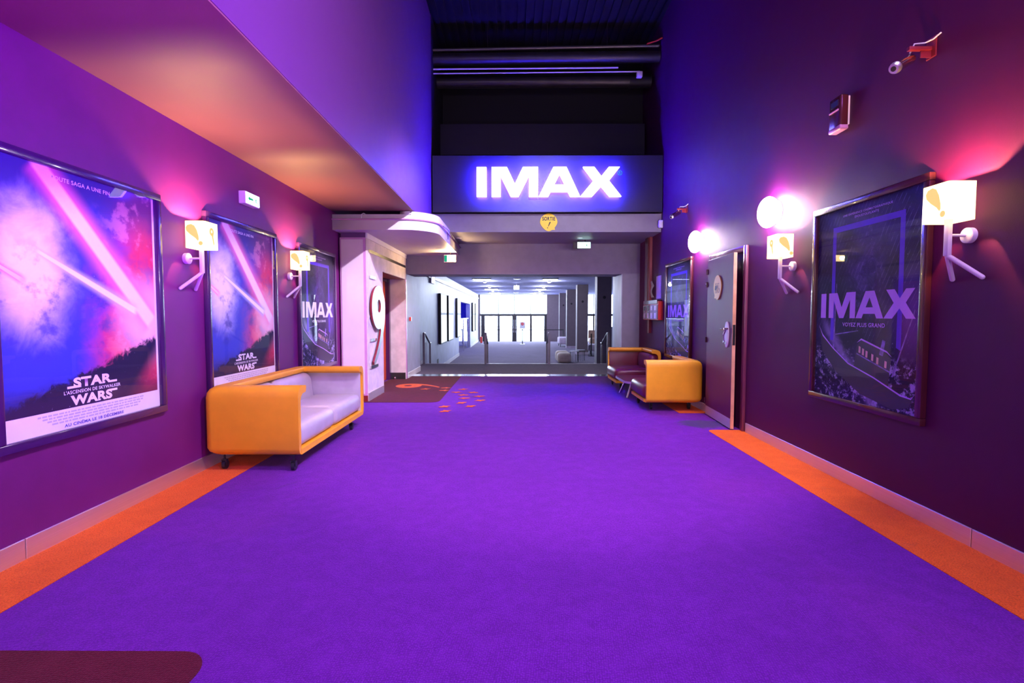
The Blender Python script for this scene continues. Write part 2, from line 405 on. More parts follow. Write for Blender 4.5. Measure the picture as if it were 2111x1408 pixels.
# threshold strip, grey landing, steps, lobby floor
struct('trim_1', bx(-2.9, 2.9, 11.32, 11.70, -0.12, 0.004), M['chrome'])
b = B(); box(b, -2.9, 3.1, 11.70, YE, -0.6, 0.0)
struct('floor', b, M['carpet_grey'])
struct('trim_2', bx(XW, 2.9, YE - 0.03, YE + 0.01, -0.02, 0.006), M['offwhite'])
b = B()
for k in (1, 2): box(b, XW, 2.9, YE + 0.01 + 0.30 * (k - 1), YE + 0.01 + 0.30 * k, -0.7, -0.177 * k)
struct('floor', b, M['carpet_grey'])
struct('floor', bx(-6.5, 9.2, YE + 0.01, YG + 0.5, -0.75, LF), M['carpet_grey'])

# left wall, soffit block, right wall, rear wall
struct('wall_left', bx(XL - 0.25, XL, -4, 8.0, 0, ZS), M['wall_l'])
b = B(); box(b, XL - 0.25, XF, -4, YB, ZS + 0.012, ZC)
struct('wall_left', b, M['fascia'])
struct('ceiling', bx(XL - 0.2, XF - 0.004, -4, 7.74, ZS, ZS + 0.02), M['soffit'])
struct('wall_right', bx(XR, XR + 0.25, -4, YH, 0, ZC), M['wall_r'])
struct('wall_rear', bx(-3, 3, -4.2, -4.0, 0, ZC), M['wall_l'])
# corrugated deck
b = B(); n = 30; x0 = -1.6
for k in range(n):
    xa = x0 + k * 0.15; box(b, xa, xa + 0.075, -4, 11.1, ZC, ZC + 0.05); box(b, xa + 0.075, xa + 0.15, -4, 11.1, ZC + 0.05, ZC + 0.10)
struct('ceiling', b, M['deck'])
# void above the beam
struct('wall_front', bx(-3.0, XR + 0.25, 11.0, 11.2, 2.9, ZC + 0.1), M['black'])
struct('wall_left', bx(XF - 0.3, XF, YB - 0.02, 11.1, 2.96, ZC + 0.1), M['black'])
struct('trim_3', bx(XF, 2.62, 10.60, 10.98, 4.59, 5.20), M['panel'])
struct('trim_4', bx(-3.0, XR, YB, 9.64, 2.865, 3.195), M['grey'])
struct('ceiling', bx(-3.0, XR, 9.64, YH, 2.865, 2.96), M['grey'])
# header wall with opening
struct('wall_front', bx(-3.0, 3.4, YH, 11.80, 2.222, 2.9), M['grey'])
struct('wall_front', bx(2.30, 3.4, YH, 11.80, -0.1, 2.222), M['grey'])
struct('trim_5', bx(2.285, 2.30, YH + 0.01, 11.80, 0.0, 2.222), M['lobbywall'])
struct('wall_right', bx(2.90, 3.1, 11.8, 15.3, LF, LC), M['lobbywall'])
# lobby left walls
b = B(); box(b, -2.75, -2.283, 10.90, 12.40, 0, 2.222)
struct('wall_left', b, M['lobbywall'])
struct('wall_left', bx(-2.80, XW, 12.40, 23.7, LF - 0.2, LC), M['lobbywall'])
struct('wall_left', bx(-2.80, XW, 29.7, YG, LF - 0.2, LC), M['lobbywall'])
struct('wall_left', bx(-2.80, XW, 23.7, 29.7, 1.98, LC), M['lobbywall'])
struct('trim_6', bx(XW, XW + 0.05, 12.4, YG, 2.46, 2.56), M['darkmetal'])
b = B()
box(b, -5.6, -5.5, 22.5, 31, LF, LC); box(b, -5.6, -2.8, 22.4, 22.5, LF, LC); box(b, -5.6, -2.8, 31, 31.1, LF, LC)
struct('wall_left', b, M['blueroom'])
point('blue_room_lamp', (-4.2, 27.0, 1.9), 160, (0.12, 0.12, 1.0), 0.2)
struct('ceiling', bx(-5.7, 9.2, 11.8, YG + 0.3, LC, LC + 0.15), M['lobbyceil'])
struct('wall_right', bx(9.0, 9.2, 15, YG, LF, LC), M['lobbywall'])
struct('wall_right', bx(3.1, 9.2, 15.1, 15.3, LF, LC), M['lobbywall'])
# skirtings
def skirt(name, x, y0, y1, side, h=0.118, m='skirt', z=0.0):
    s = 0.012 * side
    b = B(); box(b, x, x + s, y0, y1, z, z + h, 0.003, 1)
    return struct(name, b, M[m])
skirt('baseboard_left', XL, -3.9, 2.775, 1); skirt('baseboard_left', XL, 2.779, 7.98, 1)
skirt('baseboard_right', XR, -3.9, 2.95, -1, 0.112); skirt('baseboard_right', XR, 2.954, 5.90, -1, 0.112); skirt('baseboard_right', XR, 7.09, YH, -1, 0.112)
skirt('baseboard_left', -2.283, 10.97, 12.39, 1, 0.12, 'offwhite')
b = B(); box(b, XW, XW + 0.02, 12.4, YE + 0.01, 0, 0.10); box(b, XW, XW + 0.02, 15.0, 23.7, LF, LF + 0.14); box(b, XW, XW + 0.02, 29.7, YG, LF, LF + 0.14)
struct('baseboard_left', b, M['offwhite'])

# ---------------------------------------------------------------- auditorium portal: canopy, concrete wall, glass pillar, numeral
XCN = -2.29
def canopy_loop(off=0.0):
    x1 = -1.185 + off; y0 = 7.74 - off; r = 0.52 + off
    arc = [(x1 - r + r * math.cos(a), y0 + r + r * math.sin(a)) for a in [-PI/2 + k * PI/28 for k in range(15)]]
    return [(XL, y0)] + arc + [(x1, YH)]
lp = canopy_loop() + [(XL, YH)]
struct('trim_7', poly([lp], 2.85 - 2.622, fr_floor(0, 0, 2.622)), M['white'])
lp2 = [(-1.56, 7.74)] + canopy_loop()[1:] + [(-1.56, YH)]
struct('trim_8', poly([lp2], 0.045, fr_floor(0, 0, 2.85)), M['white'])
cd = thing('cable_conduit', 'thin pale conduit running along the rim of the rounded white canopy', 'conduit', (XL, 7.7, 2.77))
b = B(); tube(b, [(x, y, 2.775) for x, y in canopy_loop(0.018)], 0.011); obj('pipe', b, M['pinkframe'], cd)
b = B(); tube(b, [(-2.28, 7.725, 2.79), (-2.27, 7.70, 2.84), (-2.24, 7.71, 2.86), (-2.22, 7.73, 2.85)], 0.005); obj('cable', b, M['offwhite'], cd)
b = B(); tube(b, [(-1.16, 8.9, 2.78), (-1.15, 8.95, 2.72), (-1.155, 9.0, 2.66)], 0.005); tube(b, [(-1.16, 8.4, 2.79), (-1.14, 8.9, 2.80), (-1.15, 9.8, 2.775), (-1.13, 10.9, 2.76)], 0.005); obj('cable', b, M['darkmetal'], cd)
# concrete wall with door niche
def hole_box(bm, x0, x1, ys, zs):
    for (y0, y1, z0, z1) in ys: box(bm, x0, x1, y0, y1, z0, z1)
b = B()
for (y0, y1, z0, z1) in ((8.005, 8.97, 0.0, 2.54), (8.97, 10.80, 2.105, 2.54)): box(b, -2.66, XCN, y0, y1, z0, z1)
box(b, -2.66, XCN, 10.80, 10.895, 0.0, 2.54)
struct('wall_left', b, M['concrete'])
struct('trim_9', bx(-2.66, XCN + 0.012, 8.005, 10.93, 2.54, 2.622), M['white'])
struct('trim_10', bx(-2.64, XCN + 0.006, 8.985, 10.78, 2.095, 2.105), M['burgundy_edge'])
struct('trim_11', bx(XCN, XCN + 0.012, 10.83, 10.895, 0.0, 2.10), M['pinkframe'])
struct('trim_12', bx(XCN, XCN + 0.004, 8.13, 10.86, 2.335, 2.385), M['darkmetal'])
struct('baseboard_left', bx(XCN, XCN + 0.012, 8.005, 8.93, 0.0, 0.13), M['skirt'])
struct('baseboard_left', bx(-2.62, -2.30, 10.785, 10.80, 0.0, 0.14), M['darkmetal'])
# door in the niche
d1 = sempty('door_1', (-2.7, 9.9, 0))
obj('door_leaf', bx(-2.72, -2.68, 9.05, 10.72, 0.01, 2.03), M['redorange'], d1)
b = B(); box(b, -2.68, -2.64, 8.97, 9.05, 0, 2.105); box(b, -2.68, -2.60, 10.68, 10.785, 0, 2.105); box(b, -2.68, -2.62, 9.05, 10.70, 2.03, 2.105)
obj('door_frame', b, M['frame_l'], d1)
b = B(); cyl(b, (-2.50, 10.70, 0.004), (-2.50, 10.70, 0.035), 0.022); sph(b, (-2.50, 10.70, 0.04), 0.024); 
tag(obj('door_stopper', b, M['chrome']), 'small chrome door stopper on the burgundy carpet by the niche', 'door stopper')
struct('wall_left', bx(-2.95, -2.73, 8.0, 11.06, 0, 2.9), M['wall_l'])
# glass pillar
pl = thing('glass_pillar', 'tall pale pink glass pillar panel beside the large numeral wall', 'panel', (-2.5, 8.0, 0))
obj('core', bx(-2.695, -2.30, 7.985, 8.003, 0.095, 2.545), M['pinkframe'], pl)
obj('glass_face', bx(-2.672, -2.335, 7.975, 7.985, 0.12, 2.515), M['lightpanel'], pl)
obj('header', bx(-2.68, -2.30, 7.99, 8.004, 2.545, 2.62), M['fascia'], pl)
obj('plinth', bx(-2.70, -2.295, 7.985, 8.004, 0.0, 0.095), M['burgundy_edge'], pl)
# big numeral nine
nm = thing('wall_numeral', 'giant brushed metal number 9 with burgundy edges on the concrete wall', 'number', (-2.25, 8.5, 0.55))
W9, H9 = 0.90, 1.27
me = poly(nine(W9, H9), 0.030, fr_left(8.06, 0.56, -2.262)); obj('numeral_body', me, M['burgundy_edge'], nm)
me = poly(nine(W9, H9), 0.003, fr_left(8.06, 0.56, -2.232)); obj('numeral_face', me, M['silver'], nm)
me = poly(nine(W9, H9), 0.004, fr_left(7.98, 0.56, -2.289)); 
for v in me.vertices: v.co.y = max(v.co.y, 8.01)
obj('backing_plate', me, M['lav_shade'], nm)
for (y, z, l) in ((8.12, 1.93, 0.34), (8.08, 1.30, 0.30), (8.12, 0.93, 0.34), (8.12, 0.50, 0.42)):
    obj('bracket', bx(-2.289, -2.27, y, y + l, z, z + 0.045), M['chrome'], nm)

# ---------------------------------------------------------------- illuminated sign
sp = thing('cinema_sign', 'glowing white IMAX letters with blue halo on a dark fascia', 'sign', (0.6, 9.45, 3.2))
obj('sign_panel', bx(-1.48, 2.655, 9.40, 9.495, 3.215, 4.21), M['panel'], sp)
b = B(); box(b, -1.48, 2.655, 9.385, 9.40, 3.203, 3.215); obj('trim_rail', b, M['darkmetal'], sp)
LET = [
 [[(404,466),(488,466),(488,212),(404,212)]],
 [[(535,466),(535,212),(668,212),(738,357),(808,212),(940,212),(940,466),(862,466),(862,285),(770,466),(703,466),(612,285),(612,466)]],
 [[(948,466),(1075,212),(1190,212),(1310,466),(1225,466),(1204,424),(1052,424),(1032,466)],[(1130,272),(1083,364),(1177,364)]],
 [[(1335,212),(1433,212),(1495,292),(1560,212),(1656,212),(1562,330),(1672,466),(1570,466),(1495,378),(1415,466),(1313,466),(1427,330)]]]
def imax(x0, y0, x1, y1):
    sx = (x1 - x0) / (1672 - 404); sy = (y1 - y0) / 254.0
    return [[[(x0 + (px - 404) * sx, y0 + (466 - py) * sy) for px, py in lp] for lp in L] for L in LET]
def sgn(u, v, y=9.28):   # photo point to sign plane (used once to size the letters)
    a = (u - 1061) / F_PX * y; z = H + (649 - v) / F_PX * y; return a, z
p0 = sgn(983.8, 408.2); p1 = sgn(1278, 349.2)
Ms = fr_front(0, 0, 9.34)
for k, L in enumerate(imax(p0[0], p0[1], p1[0], p1[1])):
    e = obj('letter', poly(L, 0.05, Ms), M['sign_blue'], sp, smooth=False)
    obj('letter_face', poly(L, 0.006, Ms @ Matrix.Translation((0, 0, 0.0505))), M['sign_white'], e, smooth=False)
rx, rz = sgn(1277, 358)
M['regblue'] = glow('blue_mark', (0.05, 0.35, 1.0), 1.2)
obj('registered_mark', joinm([poly([ell(rx, rz, 0.042, 0.042), ell(rx, rz, 0.034, 0.034)[::-1]], 0.004, fr_front(0, 0, 9.398)), text('R', (rx - 0.015, rz - 0.02, rx + 0.017, rz + 0.02), fr_front(0, 0, 9.396))]), M['regblue'], sp, smooth=False)

# speech-bubble SORTIE sign
def bubble(x, y, rx, ry, taildir=1):
    out = []
    for k in range(48):
        a = 2 * PI * k / 48; yy = math.sin(a); xx = math.cos(a) * (1.0 if yy > 0 else (1 - 0.28 * (-yy) ** 1.3))
        px_, py_ = x + rx * xx, y + ry * yy
        deg = math.degrees(a)
        if 305 <= deg <= 320 and taildir > 0 or 220 <= deg <= 235 and taildir < 0:
            px_, py_ = x + rx * 0.74 * taildir, y - ry * 0.86
        out.append((px_, py_))
    return out
def sort_sign():
    cx_, cz_ = (1130.4 - 1061) / F_PX * 9.48, H + (649 - 460.5) / F_PX * 9.48
    t = thing('exit_bubble_sign', 'yellow speech bubble sign reading SORTIE on the grey beam', 'sign', (cx_, 9.5, cz_ - 0.15))
    obj('bubble_plate', poly([bubble(cx_, cz_, 0.158, 0.158)], 0.012, fr_front(0, 0, 9.498)), M['yellow'], t)
    F2 = fr_front(0, 0, 9.485)
    obj('lettering', text('SORTIE', (cx_ - 0.118, cz_ + 0.03, cx_ + 0.118, cz_ + 0.10), F2, bold=0.03), M['inkblack'], t, smooth=False)
    L = [[(cx_ + 0.012, cz_ - 0.0), (cx_ + 0.03, cz_ + 0.012), (cx_ + 0.036, cz_ - 0.002), (cx_ - 0.004, cz_ - 0.078), (cx_ - 0.012, cz_ - 0.074)], ell(cx_ - 0.020, cz_ - 0.10, 0.009, 0.009, 12)]
    obj('exclamation_mark', poly(L, 0.001, F2), M['inkblack'], t, smooth=False)
sort_sign()

# ---------------------------------------------------------------- posters
def sw_print():
    m, nt, b = base('space_adventure_print')
    uv = nt.nodes.new('ShaderNodeUVMap').outputs[0]
    sep = nt.nodes.new('ShaderNodeSeparateXYZ'); nt.links.new(uv, sep.inputs[0])
    u, v = S(nt, sep.outputs[0]), S(nt, sep.outputs[1])
    n1 = noise(nt, uv, 3.0, 6, 0.62, 0.5); n2 = noise(nt, uv, 9.0, 6, 0.7, 1.0); n3 = noise(nt, uv, 40.0, 3, 0.6)
    c = mixc(nt, (u + (1.2 - v) * 0.22 + (n1 - 0.5) * 0.5).step(0.60, 1.05), (0.045, 0.06, 0.50), (0.75, 0.05, 0.13))
    c = mixc(nt, (v + (n1 - 0.5) * 0.6).step(1.05, 1.5) * 0.8, c, (0.05, 0.035, 0.20))
    gx = ((u - 0.20).pw(2.0) * 2.4 + (v - 0.98).pw(2.0) * 1.5).pw(0.5)
    c = mixc(nt, (gx + (n1 - 0.5) * 0.55).step(0.62, 0.10), c, (0.90, 0.92, 1.0))
    n4 = noise(nt, uv, 5.0, 5, 0.6)
    c = mixc(nt, n4.step(0.50, 0.66) * 0.75 * v.step(0.3, 0.5) * v.step(1.25, 0.9), c, (0.05, 0.05, 0.30))
    c = mixc(nt, n4.step(0.50, 0.40) * 0.35 * u.step(0.6, 0.9), c, (1.0, 0.45, 0.55))
    gy = ((u - 1.10).pw(2.0) + (v - 0.68).pw(2.0)).pw(0.5)
    c = mixc(nt, gy.step(0.42, 0.04), c, (1.0, 0.70, 0.76))
    # diagonal beams
    def beam(c, ax, ay, bx_, by, w0, w1, col, core=(1, 1, 1)):
        L = math.hypot(bx_ - ax, by - ay); dx, dy = (bx_ - ax) / L, (by - ay) / L
        t = (u - ax) * dx + (v - ay) * dy; d = ((u - ax) * dy - (v - ay) * dx).abs()
        wd = t * ((w1 - w0) / L) + w0
        q = d / wd; on = t.step(-0.03, 0.02) * t.step(L + 0.04, L - 0.02)
        c = mixc(nt, q.step(2.6, 0.3) * on * 0.85, c, col)
        return mixc(nt, q.step(1.0, 0.55) * on, c, core)
    c = beam(c, 0.26, 1.58, 1.14, 0.66, 0.055, 0.070, (0.95, 0.25, 0.45), (1.0, 0.88, 0.92))
    c = beam(c, 0.25, 1.07, 0.98, 0.74, 0.013, 0.030, (0.55, 0.62, 1.0))
    c = beam(c, -0.02, 0.99, 0.14, 0.905, 0.010, 0.016, (1.0, 0.15, 0.12), (1.0, 0.75, 0.7))
    # dark ridge at the bottom
    ridge = (u * 0.30 + 0.20) + (n2 - 0.5) * 0.20 + (n3 - 0.5) * 0.03
    c = mixc(nt, (ridge - v).step(-0.012, 0.03) * (u * 1.0 + v * -0.9).step(0.95, 0.70), c, (0.018, 0.015, 0.05))
    c = mixc(nt, (v + (n1 - 0.5) * 0.25).step(0.36, 0.16) * 0.8, c, (0.04, 0.02, 0.06))
    c = mixc(nt, n3.step(0.70, 0.78) * 0.5, c, (0.8, 0.8, 1.0))
    nt.links.new(c.s, b.inputs['Base Color']); b.inputs['Roughness'].default_value = 0.5
    nt.links.new(c.s, b.inputs['Emission Color']); b.inputs['Emission Strength'].default_value = 0.0; b.inputs['Specular IOR Level'].default_value = 0.15
    return m
def storm_print():
    m, nt, b = base('storm_sea_print')
    uv = nt.nodes.new('ShaderNodeUVMap').outputs[0]
    sep = nt.nodes.new('ShaderNodeSeparateXYZ'); nt.links.new(uv, sep.inputs[0])
    u, v = S(nt, sep.outputs[0]), S(nt, sep.outputs[1])
    n1 = noise(nt, uv, 2.2, 6, 0.6, 0.4); n2 = noise(nt, uv, 7.0, 7, 0.75, 1.4); n3 = noise(nt, uv, 55.0, 2, 0.5)
    c = mixc(nt, n1.step(0.35, 0.75), (0.006, 0.005, 0.035), (0.045, 0.022, 0.14))
    g = ((u - 0.62).pw(2.0) * 6.0 + (v - 1.0).pw(2.0) * 1.6).pw(0.5)
    c = mixc(nt, g.step(0.7, 0.1) * n2.step(0.35, 0.8), c, (0.13, 0.08, 0.36))
    g2 = ((u - 1.12).pw(2.0) * 2.0 + (v - 0.70).pw(2.0)).pw(0.5)
    c = mixc(nt, g2.step(0.45, 0.05) * 0.8, c, (0.13, 0.05, 0.34))
    # slanting rain
    rain = (((u * 0.55 + v * -0.30) + n1 * 0.02) * 260.0).sin().step(0.86, 1.0) * v.step(0.35, 0.6) * n2.step(0.45, 0.6)
    c = mixc(nt, rain * 0.25, c, (0.45, 0.40, 0.75))
    # sea foam
    sea = (v + (n1 - 0.5) * 0.3 + u * 0.10).step(0.52, 0.34)
    c = mixc(nt, sea * 0.8, c, (0.008, 0.006, 0.045))
    n5 = noise(nt, uv, 16.0, 8, 0.75, 0.2)
    foam = (n2 * 0.5 + n5 * 0.5).step(0.50, 0.57) * sea
    c = mixc(nt, foam * 0.9, c, (0.50, 0.42, 0.85))
    foam2 = (((v - 0.48) + (u - 0.25) * 0.95).abs() + (n2 - 0.5) * 0.16).step(0.10, 0.0) * u.step(0.05, 0.2) * u.step(1.0, 0.7)
    c = mixc(nt, foam2 * 0.55, c, (0.42, 0.34, 0.75))
    c = mixc(nt, n3.step(0.72, 0.8) * 0.6, c, (0.6, 0.55, 0.9))
    nt.links.new(c.s, b.inputs['Base Color']); b.inputs['Roughness'].default_value = 0.45; b.inputs['Specular IOR Level'].default_value = 0.1
    return m
M['sw'] = sw_print(); M['storm'] = storm_print()

def print_mesh(u0, v0, u1, v1, Mx):
    me = bpy.data.meshes.new('print'); bm = bmesh.new()
    q = [(u0, v0), (u1, v0), (u1, v1), (u0, v1)]
    t = 0.0012
    f_ = [bm.verts.new((x, y, t)) for x, y in q]; r_ = [bm.verts.new((x, y, 0)) for x, y in q]
    bm.faces.new(f_); bm.faces.new(r_[::-1])
    for i in range(4): bm.faces.new((r_[i], r_[(i + 1) % 4], f_[(i + 1) % 4], f_[i]))
    uvl = bm.loops.layers.uv.new('UVMap')
    for fc in bm.faces:
        for l in fc.loops: l[uvl].uv = (l.vert.co.x, l.vert.co.y)
    bm.to_mesh(me); bm.free(); me.transform(Mx); return me
def poster_case(t, Mx, w_, h_, fm):
    """Mx maps local (0,0) = lower left outer corner of the frame on the wall surface"""
    bw, dp = 0.052, 0.042
    def pb(u0, v0, u1, v1, z0, z1, r=0.0):
        bm = bx(u0, u1, v0, v1, z0, z1, r=r); bm.transform(Mx); return bm
    bars = []
    b = B()
    for a in ((0, 0, w_, bw), (0, h_ - bw, w_, h_), (0, bw, bw, h_ - bw), (w_ - bw, bw, w_, h_ - bw)):
        box(b, a[0], a[2], a[1], a[3], 0.0, dp, 0.006, 2)
    b.transform(Mx); obj('frame', b, fm, t)
    obj('backing', pb(bw, bw, w_ - bw, h_ - bw, 0.001, 0.014), M['paper'], t)
    obj('glass_pane', pb(bw, bw, w_ - bw, h_ - bw, 0.032, 0.0345), M['glass'], t)
def star_poster(Y0, Y1, Z0, Z1, label):
    t = thing('framed_poster', label, 'poster', (XL + 0.02, (Y0 + Y1) / 2, Z0))
    poster_case(t, fr_left(Y0, Z0, XL), Y1 - Y0, Z1 - Z0, M['frame_l'])
    P = fr_left(Y0 + 0.06, Z0 + 0.03, XL + 0.0145)
    W_ = Y1 - Y0 - 0.12
    k = W_ / 1.20
    pr = obj('poster_print', print_mesh(0.015 * k, 0.145, 1.185 * k, 1.57, P), M['sw'], t, smooth=False)
    def tx(body, u0, v0, u1, v1, m, bold=0.02): return text(body, (u0 * k, v0, u1 * k, v1), P, bold=bold, lift=0.0022)
    ms = [tx('STAR', 0.445, 0.262, 0.745, 0.325, 0, 0.05), tx('WARS', 0.42, 0.155, 0.745, 0.218, 0, 0.05), tx("L'ASCENSION DE SKYWALKER", 0.375, 0.228, 0.82, 0.250, 0, 0.02),
          tx('TOUTE SAGA A UNE FIN', 0.35, 1.502, 0.79, 1.528, 0, 0.02),
          poly([[(0.40 * k, 0.262), (0.50 * k, 0.262), (0.50 * k, 0.276), (0.40 * k, 0.276)]], 0.001, P @ Matrix.Translation((0, 0, 0.0018))),
          poly([[(0.735 * k, 0.262), (0.79 * k, 0.262), (0.79 * k, 0.276), (0.735 * k, 0.276)]], 0.001, P @ Matrix.Translation((0, 0, 0.0018))),
          poly([[(0.72 * k, 0.204), (0.79 * k, 0.204), (0.79 * k, 0.218), (0.72 * k, 0.218)]], 0.001, P @ Matrix.Translation((0, 0, 0.0018)))]
    obj('title_word', joinm([ms[0], ms[4], ms[5]]), M['ink_white'], pr, smooth=False)
    obj('title_word', joinm([ms[1], ms[6]]), M['ink_white'], pr, smooth=False)
    obj('subtitle', ms[2], M['ink_white'], pr, smooth=False); obj('tagline', ms[3], M['ink_white'], pr, smooth=False)
    obj('date_lettering', tx('AU CINÉMA LE 18 DÉCEMBRE', 0.37, 0.034, 0.84, 0.058, 0, 0.03), M['ink'], pr, smooth=False)
    b = B(); rnd = random.Random(3)
    for r_ in range(4):
        y = 0.128 - r_ * 0.0175; x = 0.20 + 0.03 * r_
        while x < 1.03 - 0.02 * r_:
            wd = rnd.uniform(0.012, 0.045)
            box(b, x * k, (x + wd) * k, y - 0.010, y, 0.0005, 0.0012); x += wd + 0.008
    b.transform(P); obj('credits', b, M['ink_pale'], pr, smooth=False)
star_poster(2.62, 3.935, 0.615, 2.262, 'largest framed STAR WARS poster at the left, nearest to the viewer')
star_poster(4.50, 5.835, 0.615, 2.262, 'framed STAR WARS poster between the two lit wall lamps above the sofa')

def imax_poster(Mx, w_, h_, name, label, loc, fm, ink='ink_lilac'):
    t = thing(name, label, 'poster', loc)
    poster_case(t, Mx, w_, h_, fm)
    P = Mx @ Matrix.Translation((0.055, 0.04, 0.0145)); k = (w_ - 0.11) / 1.18; kv = (h_ - 0.08) / 1.565
    pr = obj('poster_print', print_mesh(0, 0, w_ - 0.11, h_ - 0.08, P), M['storm'], t, smooth=False)
    def PL(loops, lift, m, nm_, depth=0.0006):
        return obj(nm_, poly([[(x * k, y * kv) for x, y in lp] for lp in loops], depth, P @ Matrix.Translation((0, 0, lift))), m, pr, smooth=False)
    PL([[(0.205, 0.48), (0.25, 0.48), (0.25, 1.37), (0.965, 1.37), (0.965, 0.46), (1.01, 0.44), (1.01, 1.415), (0.205, 1.415)]], 0.0013, M['ink_blue'], 'blue_band')
    # tug boat pitching in the storm
    PL([[(0.045, 0.60), (0.10, 0.52), (0.25, 0.41), (0.45, 0.30), (0.75, 0.22), (1.02, 0.13), (1.13, 0.12), (1.155, 0.155), (1.10, 0.06), (0.95, 0.02), (0.60, 0.08), (0.30, 0.22), (0.10, 0.38)]], 0.0014, M['ship_dark'], 'ship_hull')
    PL([[(0.045, 0.60), (0.10, 0.525), (0.25, 0.418), (0.45, 0.308), (0.75, 0.228), (1.02, 0.138), (1.12, 0.126), (1.15, 0.155), (1.12, 0.117), (1.02, 0.126), (0.75, 0.218), (0.45, 0.298), (0.25, 0.408), (0.10, 0.51)]], 0.0022, M['ink_lilac'], 'ship_rail')
    PL([[(0.52, 0.28), (0.55, 0.45), (0.60, 0.50), (0.86, 0.42), (0.92, 0.38), (0.90, 0.16), (0.72, 0.22)]], 0.0018, M['ship_dark'], 'ship_cabin')
    PL([[(0.55, 0.385), (0.92, 0.275), (0.92, 0.285), (0.55, 0.395)]], 0.0024, M['ship_mid'], 'ship_rail')
    PL([[(0.55, 0.475), (0.60, 0.51), (0.88, 0.43), (0.93, 0.39), (0.88, 0.418), (0.60, 0.497)]], 0.0024, M['ink_lilac'], 'ship_roof')
    wins = [[(x, y), (x + 0.022, y - 0.006), (x + 0.020, y - 0.055), (x - 0.002, y - 0.05)] for x, y in ((0.575, 0.45), (0.615, 0.435), (0.655, 0.42), (0.72, 0.40), (0.775, 0.38), (0.86, 0.36))]
    for w1 in wins: PL([w1], 0.0026, M['ship_lamp'], 'ship_window')
    for w1 in ([(0.245, 0.42), (0.265, 0.41), (0.275, 0.95), (0.27, 0.95)], [(0.275, 0.525), (0.56, 0.565), (0.56, 0.572), (0.275, 0.535)], [(0.93, 0.25), (0.945, 0.25), (1.13, 0.72), (1.125, 0.73)], [(0.80, 0.40), (0.84, 0.39), (0.86, 0.50), (0.83, 0.51)]): PL([w1], 0.0020, M['ship_mid'], 'ship_mast')
    ls = []
    for L in imax(0.065, 0.665, 1.135, 0.872): ls.append(poly([[(x * k, y * kv) for x, y in lp] for lp in L], 0.0004, P @ Matrix.Translation((0, 0, 0.003))))
    def tx(body, u0, v0, u1, v1, bold=0.015): return text(body, (u0 * k, v0 * kv, u1 * k, v1 * kv), P, bold=bold, lift=0.0034)
    ls += [tx('VOYEZ PLUS GRAND', 0.365, 0.598, 0.85, 0.630, 0.02), tx('UNE EXPÉRIENCE CINÉMATOGRAPHIQUE', 0.33, 1.480, 0.885, 1.503), tx('ÉPOUSTOUFLANTE', 0.475, 1.452, 0.745, 1.474)]
    obj('title_word', joinm(ls[:4]), M[ink], pr, smooth=False); obj('slogan', ls[4], M[ink], pr, smooth=False)
    obj('tagline', ls[5], M['ink_lilac'], pr, smooth=False); obj('tagline', ls[6], M['ink_lilac'], pr, smooth=False)
    return t
imax_poster(fr_left(6.43, 0.615, XL), 1.32, 1.645, 'framed_poster', 'framed IMAX storm ship poster on the left wall, behind the sofa end', (XL + 0.02, 7.09, 0.6), M['frame_l'], 'ink_white')
imax_poster(fr_right(4.60, 0.63, XR), 1.275, 1.632, 'framed_poster', 'large framed IMAX storm ship poster on the right wall between two wall lamps', (XR - 0.02, 3.96, 0.6), M['frame_r'])
imax_poster(fr_right(9.06, 0.63, XR), 1.305, 1.60, 'framed_poster', 'framed IMAX poster with pale reflections between red cabinet and restroom door', (XR - 0.02, 8.4, 0.6), M['frame_r'])

